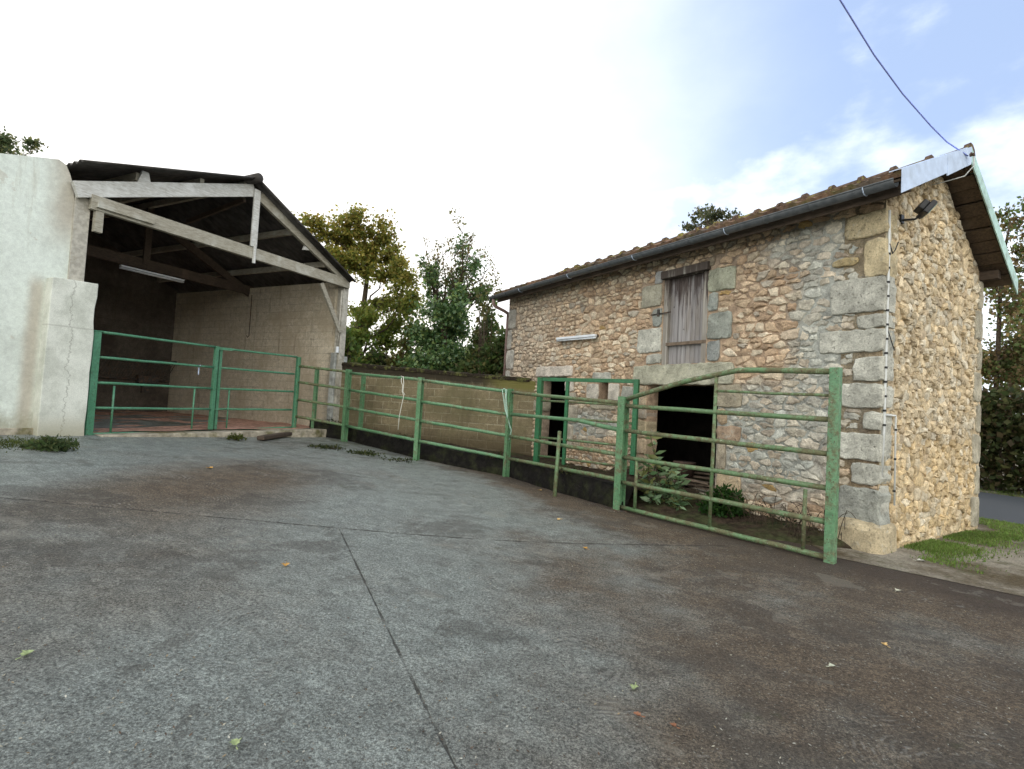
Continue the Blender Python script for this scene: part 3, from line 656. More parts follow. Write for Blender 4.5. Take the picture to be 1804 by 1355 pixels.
# ---------------------------------------------------- house roof
OVF = .40; OVN = .32; OVB = .14; OVK = .22
ZE, ZR = 4.24, 5.12
K1 = (ZR-ZE)/(SM+OVF); K2 = .70
RL0 = -OVN; RL1 = HL+OVB
def rnrm(front): return (Z-GH*K1).normalized() if front else (Z+GH*K2).normalized()
def roof_pt(u, s_, lift=0.0):
    """point on the roof deck: u along the house, s_ across from the front wall"""
    zz = ZE+K1*(s_+OVF) if s_ <= SM else ZR-K2*(s_-SM)
    return HC+DH*u+GH*s_+Z*zz+rnrm(s_ <= SM)*lift
roof = MB()
def tiles(front_side):
    k_ = K1 if front_side else K2; cs_ = 1/math.sqrt(1+k_*k_); slen = ((SM+OVF) if front_side else (HW+OVK-SM))/cs_; nr = int(slen/.33)+1; per = .235; nu = int((RL1-RL0)/per*6)
    grid = []; cols = []
    rt_ = random.Random(4+front_side); sh = [rt_.uniform(.7, 1.25) for _ in range(5000)]
    rows = []
    for r in range(nr):
        b0 = r*.33; b1 = min((r+1)*.33, slen); rows += [(b0, .055), (b0+.001, .055), (b1-.002, .02)]
    for bi, (b, lf) in enumerate(rows):
        for i in range(nu+1):
            u = RL0+(RL1-RL0)*i/nu; ph = (i % 6)/6; prof = .024*max(0, math.sin(ph*2*math.pi))**.7 if ph < .5 else 0
            s_ = min(b*cs_-OVF, SM) if front_side else max(HW+OVK-b*cs_, SM+1e-4)
            tid = int(i/6)+(bi//3)*97; wob = (sh[(tid*7) % 5000]-1)*.03
            lift = (.0 if bi == 0 else lf+prof+wob)
            grid.append(roof_pt(u, s_, .02+lift)); k = sh[tid % 5000]
            base = [(.24, .145, .09), (.20, .13, .09), (.27, .17, .11), (.18, .14, .105)][(tid*13+int(k*100)) % 4]
            cols.append(tuple(c*k for c in base))
    fs = []
    W_ = nu+1
    for r in range(len(rows)-1):
        for i in range(nu): fs.append((r*W_+i, r*W_+i+1, (r+1)*W_+i+1, (r+1)*W_+i) if not front_side else (r*W_+i+1, r*W_+i, (r+1)*W_+i, (r+1)*W_+i+1))
    roof.add(grid, fs, cols)
tiles(1); tiles(0)
ro = roof.build('roof', M['roof_tile'], house)
# deck (boards under the tiles, visible at the verge) as planks along the house
mb = MB(); rd = random.Random(12)
for side in (0, 1):
    slen = SM+OVF if not side else HW+OVK-SM; n = 10; wv = slen/n
    for k in range(n):
        s0 = -OVF+k*wv; s1 = s0+wv-.018
        if side: s0 = HW+OVK-k*wv; s1 = s0-wv+.018
        s0, s1 = (min(s0, SM), min(s1, SM)) if not side else (max(s0, SM+1e-4), max(s1, SM+1e-4))
        lf = rd.uniform(-.02, .012)
        a, b = roof_pt(RL0+.03, s0, -.02+lf), roof_pt(RL0+.03, s1, -.02+lf)
        nrm = rnrm(not side)
        mb.obox(a, DH*(RL1-RL0-.06), b-a, nrm*.028)
mb.build('roof_boards', M['soffit_wood'], ro)
# purlins / wall plates sticking out under the verge
for s_ in (-.02, HW*.99, SM):
    mb = MB(); p = roof_pt(RL0+.1, s_, -.10); mb.beam(p, p+DH*(RL1-RL0-.2), .13, .13); mb.build('purlin', M['timber_dark'], ro, bevel=.006)
# ridge caps
n = int((RL1-RL0)/.42); rd = random.Random(5)
for k in range(n):
    u0 = RL0+(RL1-RL0)*k/n; u1 = RL0+(RL1-RL0)*(k+1)/n+.04; base = roof_pt(0, SM, 0)
    p = HC+GH*SM+Z*(base.z+.03); j = rd.uniform(-.012, .012)
    mb = MB(); mb.tube([p+DH*u0+Z*j, p+DH*(u0+.05)+Z*j, p+DH*(u0+.051)+Z*j, p+DH*u1+Z*(j-.01)], [.15, .145, .115, .105], 12); mb.build('ridge_cap', M['ridge_tile'], ro, smooth=False)
# gutter along the front eave
ge = roof_pt(0, -OVF, 0); gz0 = ge.z-.03
gc = HC+GH*(-OVF-.06)+Z*gz0
mb = MB()
def halfpipe(mb, p, q, r, t=.006, n=10):
    ax = (q-p).normalized(); sd = ax.cross(Z).normalized(); vs = []
    for P_ in (p, q):
        for rr in (r, r-t):
            for k in range(n+1):
                a = math.pi*k/n; vs.append(P_+sd*math.cos(a)*rr-Z*math.sin(a)*rr)
    m = n+1; fs = []
    for k in range(n):
        fs += [(k, k+1, 2*m+k+1, 2*m+k), (m+k, 3*m+k, 3*m+k+1, m+k+1), (k, m+k, m+k+1, k+1), (2*m+k, 2*m+k+1, 3*m+k+1, 3*m+k)]
    fs += [(0, 2*m, 3*m, m), (n, m+n, 3*m+n, 2*m+n)]
    mb.add(vs, fs)
halfpipe(mb, gc+DH*(RL0+.05), gc+DH*(RL1+.05), .072)
mb.tube([gc+DH*(RL0+.05)+GH*-.072, gc+DH*(RL1+.05)+GH*-.072], .010, 8)
gut = mb.build('gutter', M['zinc_dark'], house, smooth=True)
for k in range(15):
    mb = MB(); p = gc+DH*(RL0+.35+k*.6); pts = []
    for i in range(9):
        a = math.pi*i/8; pts.append(p-GH*math.cos(a)*.077-Z*math.sin(a)*.077)
    mb.tube(pts, .006, 5); mb.build('gutter_bracket', M['zinc_dark'] if k % 3 else M['zinc_light'], gut)
# fascia behind the gutter
mb = MB(); mb.obox(roof_pt(RL0+.05, -OVF+.01, -.17), DH*(RL1-RL0-.1), GH*.025, Z*.16); mb.build('fascia', M['timber_dark'], house)
# downpipe elbow at the far end
mb = MB(); p = gc+DH*(RL1-.1)-Z*.07
mb.tube([p, p-Z*.1, p-Z*.17+GH*.06, p-Z*.25+GH*.34, p-Z*.30+GH*.46, p-Z*.33+GH*.52+DH*.1, p-Z*.5+GH*.53+DH*.12, p-Z*3.5+GH*.53+DH*.12], .04, 10)
simple('pipe_brown', (.22, .15, .13), .5)
mb.build('downpipe', M['pipe_brown'], house, smooth=True)
# verge boards
def board(mb, a, b, hgt, th_, tilt=0):
    nrm = -DH
    mb.prism([a, b, b-Z*hgt, a-Z*hgt*1.15], nrm*th_)
mb = MB(); a = roof_pt(RL0, -OVF-.02, .10); b = roof_pt(RL0, SM, .12); m_ = a+(b-a)*.62
board(mb, a, m_, .235, .012); board(mb, m_-(b-a)*.01-DH*.004, b-DH*.004, .235, .012)
mb.prism([a, b, b+DH*.12, a+DH*.12], Z*.01)
mb.build('verge_flashing', M['zinc_light'], house)
mb = MB(); a = roof_pt(RL0, HW+OVK+.02, .10)
board(mb, a, b+GH*.005, .20, .014); mb.prism([a, b+GH*.005, b+DH*.12+GH*.005, a+DH*.12], Z*.01)
mb.build('verge_board', M['verge_paint'], house)
# ---------------------------------------------------- wall fittings on the house
fl = thing('floodlight', 'black square floodlight on an arm at the top corner of the stone gable', 'floodlight', Gw(.12, 3.75, .05))
a = gp(1585, 380); P0 = Gw(a[0], a[1], 0)
mb = MB(); mb.tube([P0+NG*.0-Z*.06, P0+NG*.16-Z*.09, P0+NG*.26-Z*.03], .014, 6); mb.obox(P0-Z*.10-GH*.04, GH*.08, Z*.10, NG*.035); mb.build('bracket', M['black_plastic'], fl)
fd = (NG*.55+GH*.45-Z*.55).normalized(); fs_ = fd.cross(Z).normalized(); fu = fs_.cross(fd); Fc = P0+NG*.25+Z*.02
mb = MB(); mb.prism([Fc+fs_*x+fu*y for x, y in ((-.11, -.085), (.11, -.085), (.11, .085), (-.11, .085))], fd*.06); mb.prism([Fc+fs_*x+fu*y for x, y in ((-.08, -.06), (.08, -.06), (.08, .06), (-.08, .06))], -fd*.07)
hs = mb.build('housing', M['black_plastic'], fl, bevel=.012)
mb = MB(); mb.prism([Fc+fd*.062+fs_*x+fu*y for x, y in ((-.095, -.07), (.095, -.07), (.095, .07), (-.095, .07))], fd*.006); mb.build('glass', M['lamp_glass'], fl)
sl = thing('strip_light', 'slim white fluorescent strip light fixed high on the rubble stone front', 'strip light', Hw(*hp(1020, 596)))
a = hp(988, 598); b = hp(1056, 592)
mb = MB(); A = Hw(a[0], a[1], .10); B = Hw(b[0], b[1], .10); mb.beam(A, B, .07, .05, NF); mb.build('housing', M['lamp_white'], sl, bevel=.008)
mb = MB(); mb.tube([A-Z*.045, B-Z*.045], .018, 8); mb.build('tube', M['lamp_white'], sl, smooth=True)
for t in (.04, .5, .96): mb = MB(); mb.obox(A+(B-A)*t-NF*.10-Z*.02, (B-A).normalized()*.04, NF*.08, Z*.05); mb.build('bracket', M['iron'], sl)
def conduit(name, label, pts, r, clips):
    mb = MB(); mb.tube(pts, r, 8); o = mb.build(name, M['pvc_grey'], smooth=True); tag(o, label, 'conduit')
    for p, t in clips: mb = MB(); mb.tube([p-t*.012, p+t*.012], r*1.5, 8); mb.build('clip', M['cable_black'], o)
    return o
pts = [Gw(*gp(1562, 372), .03), Gw(.03, 3.6, .03), Gw(.03, 1.45, .03), Gw(.03, .9, .02)]
conduit('cable_conduit', 'grey cable conduit with black clips running down the house corner from the eaves', pts, .014, [(Gw(.03, 1.5+k*.17, .03), Z) for k in range(13)])
a, b, c_ = gp(1552, 696), gp(1583, 698), gp(1574, 915)
pts = [Gw(.05, 1.62, .035), Gw(.28, 1.62, .05), Gw(.285, 1.60, .05), Gw(.285, .55, .06)]
conduit('cable_conduit', 'short grey conduit branching sideways then down the lower part of the gable', pts, .010, [(Gw(.285, z_, .055), Z) for z_ in (1.45, 1.1, .72)])
mb = MB(); mb.tube([Gw(.02, 3.66, .04), Gw(.08, 3.55, .05), Gw(.12, 3.60, .06), Gw(.15, 3.70, .08)], .007, 6); mb.tube([Gw(.04, 2.62, .04), Gw(.10, 2.48, .06), Gw(.2, 2.40, .05)], .006, 5)
tag(mb.build('loose_cable', M['cable_black'], smooth=True), 'black loose wire hanging off the clipped conduit beside the floodlight', 'wire')
# insulator + overhead cable
A = roof_pt(RL0-.03, SM*.86, .02)
cabpts = []
for (x, y), D in zip([(1690, 268), (1668, 250), (1640, 222), (1590, 165), (1540, 97), (1480, 0), (1400, -150), (1290, -400)], [A.y, 6.3, 6.05, 5.6, 5.15, 4.6, 4.0, 3.2]): cabpts.append(atd(x, y, D))
cabpts[0] = A+Z*.0
oc = thing('overhead_cable', 'blue-grey overhead cable running from the roof verge up across the sky', 'cable', A)
mb = MB(); mb.tube(cabpts, .008, 8); mb.build('line', M['cable_blue'], oc, smooth=True)
mb = MB(); mb.tube([A-DH*.02, A-DH*.07], .022, 8); mb.tube([A-DH*.05+GH*.06, A-DH*.05-GH*.06], .012, 6); mb.build('clamp', M['iron'], oc)
mb = MB(); mb.tube([A-DH*.06, A-DH*.04+Z*-.12+GH*.08, A-Z*.24+GH*.04+DH*.04, A-Z*.30-GH*.1+DH*.25, A-Z*.30-GH*.12+DH*.42], .008, 6); mb.build('service_drop', M['pvc_grey'], oc, smooth=True)
# ---------------------------------------------------- the open shed
shed = thing('cattle_shed', 'open-fronted cattle shed with pale rendered wall, timber truss and corrugated roof', 'shed', SL)
TL, TR = sp(162, 348)[0], 5.66
wallpx = [(-420, 268), (-60, 265), (0, 270), (60, 276), (104, 281), (117, 291), (124, 308), (127, 320), (131, 342), (127, 430), (123, 487), (120, 700), (118, 800)]
poly = []
for x, y in wallpx: t, z_ = sp(x, y, -.05); poly.append((t, z_))
poly = [(-6.5, 3.4), (-3.0, 4.15)]+poly[2:]
tb = poly[-1][0]; poly[-1] = (tb, .3); poly.append((-6.5, .3))
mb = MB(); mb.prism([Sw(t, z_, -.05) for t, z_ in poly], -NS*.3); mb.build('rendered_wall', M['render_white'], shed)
mb = MB(); zb = sp(40, 751)[1]; mb.obox(Sw(-6.5, .3, -.05), DS*(tb+6.5-.3), NS*.06, Z*(zb-.3-.03)); mb.build('plinth', M['sill_concrete'], shed, bevel=.01)
pl = [sp(92, 487, .14), sp(172, 500, .14)]; t0 = sp(78, 620, .14)[0]; t1 = sp(167, 560, .14)[0]
rd = random.Random(2); edge = []
for k in range(14): edge.append((t1+rd.uniform(-.012, .015), pl[1][1]-k*(pl[1][1]-.35)/13))
mb = MB(); mb.prism([Sw(t0, .35, .14), Sw(t0+.02, pl[0][1]-.01, .14), Sw(t0+.06, pl[0][1], .14)]+[Sw(t, z_, .14) for t, z_ in edge], -NS*.40); mb.build('pilaster', M['pale_concrete'], shed, bevel=.012)
# posts of the truss
mb = MB(); lt = sp(142, 420)[0]; ltop = sp(148, 345)[1]; mb.obox(Sw(lt-.11, pl[1][1]-.02, -.02), DS*.22, -NS*.18, Z*(ltop-pl[1][1])); mb.build('post', M['mat_concrete_post'], shed, bevel=.008)
ct = TR; ctop = sp(612, 490)[1]
mb = MB(); mb.obox(Sw(ct-.07, .3, .0), DS*.2, -NS*.2, Z*(ctop-.3)); mb.build('post', M['mat_concrete_post'], shed, bevel=.008)
mb = MB(); mb.obox(Sw(ct-.16, .3, -.06), DS*.16-DS*.003-DS*.073, -NS*.34, Z*2.32); mb.build('post_base', M['cement_patch'], shed, bevel=.02)
mb = MB(); mb.obox(Sw(ct+.133, .3, -.04), DS*.16, -NS*.3, Z*2.25); mb.build('post_base', M['cement_patch'], shed, bevel=.02)
RT = sp(455, 316, .3); RIDGE_T = RT[0]; RIDGE_Z = RT[1]
VL = sp(0, 270, .0); VR = sp(625, 496, .3)
slL = (RIDGE_Z-sp(125, 284, .3)[1])/(RIDGE_T-sp(125, 284, .3)[0]); slR = (RIDGE_Z-VR[1])/(VR[0]-RIDGE_T)
def rz(t): return RIDGE_Z-(RIDGE_T-t)*slL if t < RIDGE_T else RIDGE_Z-(t-RIDGE_T)*slR
def px_beam(mb, a, b, w, hgt, d=0.0):
    mb.beam(Sw(*sp(*a, d), d), Sw(*sp(*b, d), d), w, hgt, NS)
tb0 = sp(160, 356, .02); tb1 = sp(611, 500, .02)
mb = MB(); mb.beam(Sw(tb0[0]-.02, tb0[1], .04), Sw(tb1[0]+.05, tb1[1], .04), .10, .25, NS); tie = mb.build('tie_beam', M['timber_grey'], shed, bevel=.006)
mb = MB(); mb.beam(Sw(tb0[0]+.05, tb0[1]-.03, .12), Sw(tb0[0]+.95, tb0[1]-.02, .12), .05, .10, NS); mb.beam(Sw(tb0[0]+.12, tb0[1]-.1, .03), Sw(tb0[0]+.12, tb0[1]-.48, .03), .09, .12, NS); mb.build('splice_board', M['timber_grey'], tie, bevel=.004)
kt = sp(443, 400)[0]
mb = MB(); mb.beam(Sw(kt, tb0[1]+.14, .11), Sw(kt, rz(kt)-.08, .11), .04, .15, NS); mb.beam(Sw(kt+.03, tb0[1]-.22, .12), Sw(kt+.03, tb0[1]+.2, .12), .05, .05, NS); mb.build('king_post', M['timber_pale'], shed, bevel=.005)
mb = MB(); a = sp(130, 334, .02); b = sp(446, 336, .02); mb.beam(Sw(*a, .04), Sw(*b, .04), .08, .26, NS); mb.build('rafter', M['timber_pale'], shed, bevel=.005)
mb = MB(); a = sp(456, 345, .02); b = sp(603, 488, .02); mb.beam(Sw(*a, .04), Sw(*b, .04), .08, .24, NS); mb.build('rafter', M['timber_grey'], shed, bevel=.005)
mb = MB(); a = sp(567, 499, .02); b = sp(600, 585, .02); mb.beam(Sw(*a, .0), Sw(*b, .0), .06, .12, NS); mb.build('brace', M['timber_grey'], shed, bevel=.004)
# cleats holding the purlins
for (x0, x1, yt, yb) in ((241, 265, 303, 322), (534, 553, 412, 440)):
    a, b, c_ = sp(x0, yb, .02), sp(x1, yb+2, .02), sp((x0+x1)/2+3, yt, .02)
    mb = MB(); mb.prism([Sw(*a, .04), Sw(*b, .04), Sw(c_[0]+.05, c_[1], .04), Sw(c_[0]-.05, c_[1], .04)], -NS*.06); mb.build('cleat', M['timber_pale'], shed)
DEP = 7.3
for t in (RIDGE_T-2.15, RIDGE_T-1.0, RIDGE_T+1.25, RIDGE_T+2.3, RIDGE_T-.05):
    mb = MB(); z_ = rz(t)-.10; mb.beam(Sw(t, z_, -.02), Sw(t, z_, -DEP), .08, .14, DS); mb.build('purlin', M['timber_grey'], shed)
# second truss inside
mb = MB(); d2 = -3.72; z2 = tb0[1]-.02
mb.beam(Sw(-.1, z2, d2), Sw(5.6, z2, d2), .10, .25, NS); mb.beam(Sw(RIDGE_T, z2, d2+.06), Sw(RIDGE_T, rz(RIDGE_T)-.15, d2+.06), .06, .15, NS)
mb.beam(Sw(-.1, rz(-.1)-.25, d2), Sw(RIDGE_T, RIDGE_Z-.3, d2), .08, .2, NS); mb.beam(Sw(5.6, rz(5.6)-.25, d2), Sw(RIDGE_T, RIDGE_Z-.3, d2), .08, .2, NS)
mb.beam(Sw(RIDGE_T, RIDGE_Z-.4, -.1), Sw(RIDGE_T-.0, z2+.9, d2+1.6), .06, .10)
mb.build('inner_truss', M['timber_dark'], shed)
# roof sheets
def sheet(name, ta, tb_, d0, d1, parent):
    mb = MB(); L = d1-d0; per = .177; n = int(abs(L)/per*8); vs = []; fs = []
    for k in range(n+1):
        d = d0+L*k/n; w = .026*math.sin(2*math.pi*(L*k/n)/per)
        for t in (ta, tb_): vs.append(Sw(t, rz(t)+w+.03, d))
    for k in range(n): fs.append((2*k, 2*k+1, 2*k+3, 2*k+2))
    mb.add(vs, fs); o = mb.build(name, M['fibre_cement'], parent, smooth=True)
    m = o.modifiers.new('solid', 'SOLIDIFY'); m.thickness = .012; return o
sheet('roof_sheet', RIDGE_T, -.52, .32, -DEP-.2, shed); sheet('roof_sheet', -.525, -4.6, -.36, -DEP-.2, shed); sheet('roof_sheet', RIDGE_T, VR[0]+.03, .32, -DEP-.2, shed)
mb = MB(); mb.tube([Sw(RIDGE_T, RIDGE_Z+.03, .34), Sw(RIDGE_T, RIDGE_Z+.03, -DEP-.2)], .10, 10); mb.build('ridge_cap', M['fibre_cement'], shed, smooth=True)
# bargeboards on the verge: thin boards
# walls
zs = rz(5.7)-.12
mb = MB(); mb.obox(Sw(5.50, .2, -.203), DS*.2, -NS*(DEP-.208), Z*(rz(5.6)-.06-.2)); mb.build('side_wall', M['shed_block'], shed)
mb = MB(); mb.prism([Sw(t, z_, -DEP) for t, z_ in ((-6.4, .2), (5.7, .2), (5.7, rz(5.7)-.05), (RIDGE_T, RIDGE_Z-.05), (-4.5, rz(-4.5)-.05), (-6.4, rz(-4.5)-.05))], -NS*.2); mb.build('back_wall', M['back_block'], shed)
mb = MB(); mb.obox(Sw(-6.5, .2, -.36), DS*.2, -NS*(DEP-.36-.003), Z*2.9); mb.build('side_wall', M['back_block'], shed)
mb = MB(); n = 20; vs = []; fs = []
for i in range(n+1):
    for j in range(n+1): vs.append(Sw(-6.3+11.8*i/n, .60+RNG.uniform(-.02, .02)+.02*j/n, -.12-(DEP-.125)*j/n))
for i in range(n):
    for j in range(n): fs.append((i*(n+1)+j, (i+1)*(n+1)+j, (i+1)*(n+1)+j+1, i*(n+1)+j+1))
mb.add(vs, fs); mb.build('earth_floor', M['shed_dirt'], shed, smooth=True)
mb = MB(); mb.obox(Sw(.1, .35, .24), DS*5.3, -NS*.4, Z*.235); mb.build('door_sill', M['sill_concrete'], shed, bevel=.02)
# fixtures in the shed
st = thing('strip_light', 'twin fluorescent strip light hanging under the inner beam of the dark shed', 'strip light', Sw(1.6, z2-.2, d2+.1))
q0 = onv(212, 468, SL+NS*(d2+.12), DS); q1 = onv(323, 493, SL+NS*(d2+.12), DS); q1.z = q0.z
mb = MB(); mb.beam(q0, q1, .10, .04, NS); mb.build('housing', M['lamp_white'], st)
for k in (-.03, .03): mb = MB(); mb.tube([q0-Z*.05+NS*k, q1-Z*.05+NS*k], .018, 8); mb.build('tube', M['lamp_white'], st, smooth=True)
rk = thing('hay_rack', 'dark slatted hay rack fixed along the back wall of the shed', 'hay rack', Sw(1.5, 1.6, -DEP+.3))
ra = onv(166, 600, SL+NS*(-DEP+.45), DS); rb = onv(312, 628, SL+NS*(-DEP+.45), DS); rc = onv(166, 640, SL+NS*(-DEP+.1), DS)
ra.z = rb.z = 2.25; zl = 1.62
for a, b in ((ra, rb), (V(ra.x, ra.y, zl)-NS*.35, V(rb.x, rb.y, zl)-NS*.35)): mb = MB(); mb.tube([a, b], .025, 6); mb.build('rail', M['iron'], rk)
for k in range(30):
    p = ra+(rb-ra)*(k/29); mb = MB(); mb.tube([p, V(p.x, p.y, zl)-NS*.35+DS*-.1], .010, 5); mb.build('bar', M['iron'], rk)
q = onv(256, 669, SL+NS*(-DEP), DS)
dt = thing('drinking_trough', 'small dark drinking trough on the back wall of the shed', 'trough', q)
mb = MB(); mb.obox(q-DS*.3-Z*.12, DS*.6, NS*.22, Z*.24); mb.build('bowl', M['iron'], dt, bevel=.02)
mb = MB(); mb.obox(q-DS*.12-Z*.40, DS*.2, NS*.10, Z*.277); mb.build('bracket', M['iron'], dt)
q = onv(445, 520, Sw(5.49, 0, 0), BS); q2 = onv(440, 592, Sw(5.49, 0, 0), BS)
mb = MB(); mb.tube([q-DS*.02, V(q.x, q.y, q2.z)-DS*.02, V(q.x, q.y, q2.z-.05)-DS*.06, V(q.x, q.y, q2.z)-DS*.10], .012, 6)
tag(mb.build('hanging_chain', M['iron']), 'thin chain with a hook hanging on the blockwork side wall of the shed', 'chain')
mb = MB(); tq = 5.56; mb.tube([Sw(tq, tb0[1]-.18, -.03), Sw(tq-.02, 2.75, -.03)], .028, 8); o = mb.build('conduit_pipe', M['mat_concrete_post'], smooth=True); tag(o, 'pale conduit pipe down the right post of the shed ending in a white cap', 'pipe')
mb = MB(); mb.tube([Sw(tq-.02, 2.78, -.03), Sw(tq-.02, 2.62, -.03)], .04, 8); mb.build('cap', M['lamp_white'], o)
# ---------------------------------------------------- block wall and low wall
bz0 = onv(610, 638, BW0, bwd).z; bz1 = onv(944, 668, BW0, bwd).z; Lb = (BW1-BW0).length; bn = V(-bwd.y, bwd.x, 0)
bwall = thing('block_wall', 'brown concrete-block yard wall with mossy coping between shed and stone barn', 'wall', BW0)
def bq(t, z_, d): return BW0+bwd*t+Z*z_+bn*d
mb = MB(); mb.prism([bq(0, -.1, 0), bq(Lb-.03, -.1, 0), bq(Lb-.03, bz1-.05, 0), bq(0, bz0-.05, 0)], bn*.2); mb.build('masonry', M['yard_block'], bwall)
s = NT('moss_coping'); o_ = s.obj(); n1 = s.noise(o_, 5, 7, .7); c = s.mix(s.ramp(n1, .48, .66), (.030, .024, .017), (.10, .105, .035)); M['moss_coping'] = s.out(gain(s, c, s.noise(o_, 40), .6, 1.3), .95, s.bump(n1, 1, .05), spec=.1)
mb = MB(); vs = []; fs = []; n = 60
for k in range(n+1):
    t = Lb*.97*k/n; z_ = bz0+(bz1-bz0)*(t/Lb)
    for d, dz in ((-.02, -.09), (-.024, -.035), (-.01, .0), (.1, .015), (.21, -.02), (.22, -.09)): vs.append(bq(t, z_+dz+RNG.uniform(-.012, .012), d+RNG.uniform(-.008, .008)))
for k in range(n):
    for j in range(5): fs.append((k*6+j, (k+1)*6+j, (k+1)*6+j+1, k*6+j+1))
mb.add(vs, fs); mb.build('coping', M['moss_coping'], bwall)
# fence plan
pA = ground(517, 764); pB = ground(606, 778); pC = ground(733, 811); pD = ground(891, 840); pE = ground(1090, 899); pF = ground(1462, 991)
kerb_px = [(540, 766), (606, 776), (733, 808), (891, 840), (977, 868), (1092, 900)]
kp = [ground(x, y) for x, y in kerb_px]
mb = MB(); rowsv = []
def offs(pts, d):
    o = []
    for i, p in enumerate(pts):
        t = (pts[min(i+1, len(pts)-1)]-pts[max(i-1, 0)]); t.z = 0; t.normalize(); n_ = V(-t.y, t.x, 0); o.append(p+n_*d)
    return o
fine_k = []
for a, b in zip(kp, kp[1:]):
    for k in range(8): fine_k.append(a+(b-a)*(k/8))
fine_k.append(kp[-1])
vs = []; fs = []
KH = .36
prof = [(0.07, -.1), (.07, .1), (.09, KH-.04), (.12, KH), (.26, KH+.01), (.30, KH-.02)]
cols_ = [offs(fine_k, d) for d, _ in prof]
for i in range(len(fine_k)):
    for j, (d, z_) in enumerate(prof): p = cols_[j][i]; vs.append(V(p.x+RNG.uniform(-.015, .015), p.y+RNG.uniform(-.015, .015), gz(p.x)+z_+RNG.uniform(-.02, .02)))
m_ = len(prof)
for i in range(len(fine_k)-1):
    for j in range(m_-1): fs.append((i*m_+j, i*m_+j+1, (i+1)*m_+j+1, (i+1)*m_+j))
i = len(fine_k)-1; fs.append(tuple(i*m_+j for j in range(m_)))
fs = [f[::-1] for f in fs]
mb.add(vs, fs); tag(mb.build('low_wall', M['black_kerb']), 'low black algae-stained retaining wall under the green pipe fence', 'wall')
# raised dirt strip behind it
inner = offs(fine_k, .27); vs = []; fs = []
outer = [HC+DH*(HL-.0+.0)]
for i, p in enumerate(inner):
    q = p+(GH*1.9 if i > 24 else V(.5, 1.9, 0))
    hgt = KH-.05
    for j in range(7):
        r_ = p+(q-p)*(j/6); vs.append(V(r_.x, r_.y, gz(r_.x)+hgt+RNG.uniform(-.03, .03)))
for i in range(len(inner)-1):
    for j in range(6): fs.append((i*7+j, (i+1)*7+j, (i+1)*7+j+1, i*7+j+1))
mb = MB(); mb.add(vs, fs); tag(mb.build('earth_strip', M['dirt'], smooth=True), kind='structure')
# sloping earth between the raised strip and the house corner
vs = []; fs = []; n = 40; m = 16; rdb = random.Random(44)
for i in range(n+1):
    u = 4.3+(.1-4.3)*i/n; dmax = (1.34+(.80-1.34)*i/n+.16*math.sin(i*.9)*rdb.uniform(.3, 1))*min(1, .12+(n-i)/9)
    for j in range(m+1):
        f_ = j/m; d = dmax*f_-.02; base = .31*max(0, min(1, (u-1.6)/1.9))
        zz = base*(1-f_)**1.2+.10*(1-f_)+.035*(1-f_**3)+rdb.uniform(0, .022)*(1-f_)-(.05 if j == m else 0)
        p = Hw(u, 0, d); vs.append(V(p.x, p.y, gz(p.x)-.012+zz))
for i in range(n):
    for j in range(m): fs.append((i*(m+1)+j, i*(m+1)+j+1, (i+1)*(m+1)+j+1, (i+1)*(m+1)+j))
mb = MB(); mb.add(vs, fs); tag(mb.build('earth_bank', M['dirt'], smooth=True), kind='structure')
# ---------------------------------------------------- gates and fence
def vtop(B, x, y): return V(B.x, B.y, atd(x, y, B.y).z)
def pplane(px, py, A, B): return onv(px, py, A, (B-A).normalized())
def hpost(mb, B, top, dr, w=.085, t=.008, web=True, foot=.06):
    """rolled-steel H post"""
    dr = Vector(dr); dr.z = 0; dr.normalize(); sd = V(-dr.y, dr.x, 0); b = V(B.x, B.y, B.z-foot); hh = Z*(top-b.z)
    for k in (-1, 1): mb.obox(b-dr*w/2+sd*(k*w/2-t/2), dr*w, sd*t, hh)
    mb.obox(b-dr*t/2-sd*(w/2-t/2-.001), dr*t, sd*(w-t-.002), hh)
def boxpost(mb, B, top, dr, w=.08, foot=0.0):
    dr = Vector(dr); dr.z = 0; dr.normalize(); sd = V(-dr.y, dr.x, 0); b = V(B.x, B.y, B.z-foot); mb.obox(b-dr*w/2-sd*w/2, dr*w, sd*w, Z*(top-b.z))
def rails(parent, A, B, lst, r, mat, name='rail'):
    for (x0, y0, x1, y1) in lst:
        p, q = pplane(x0, y0, A, B), pplane(x1, y1, A, B); t = (q-p).normalized()
        n = 6; pts = [p-t*.02+(q+t*.02-p+t*.02)*(k/n)+Z*(RNG.uniform(-.004, .004) if 0 < k < n else 0) for k in range(n+1)]
        mb = MB(); mb.tube(pts, r, 10); mb.build(name, mat, parent, smooth=True)
# shed gate: two leaves
g0 = ground(153, 766); g1 = ground(370, 762); g1b = ground(378, 761); g2 = ground(516, 764)
gd = (g1-g0).normalized()
gl = thing('gate_leaf', 'wider left leaf of the green tubular gate hinged on the white pilaster', 'gate', g0, 'gate leaves across the shed opening')
zl0 = pplane(153, 764, g0, g1).z
mb = MB(); tp = vtop(g0, 170, 584).z; dr = V(gd.x, gd.y, 0); boxpost(mb, V(g0.x, g0.y, zl0-.04), tp, dr, .12); mb.obox(V(g0.x, g0.y, tp)-dr*.09-V(-dr.y, dr.x, 0)*.07, dr*.18, V(-dr.y, dr.x, 0)*.14, Z*.015); mb.build('hinge_post', M['paint_teal'], gl, bevel=.006)
mb = MB(); mb.tube([V(g0.x, g0.y, tp-.06)-dr*.05, V(g0.x, g0.y, tp-.06)-dr*.22], .02, 8); mb.build('hinge', M['iron'], gl)
mb = MB(); tp1 = vtop(g1, 381, 610).z; zb1 = pplane(370, 760, g0, g1).z; boxpost(mb, V(g1.x, g1.y, zb1), tp1, dr, .075); mb.build('stile', M['paint_teal'], gl, bevel=.005)
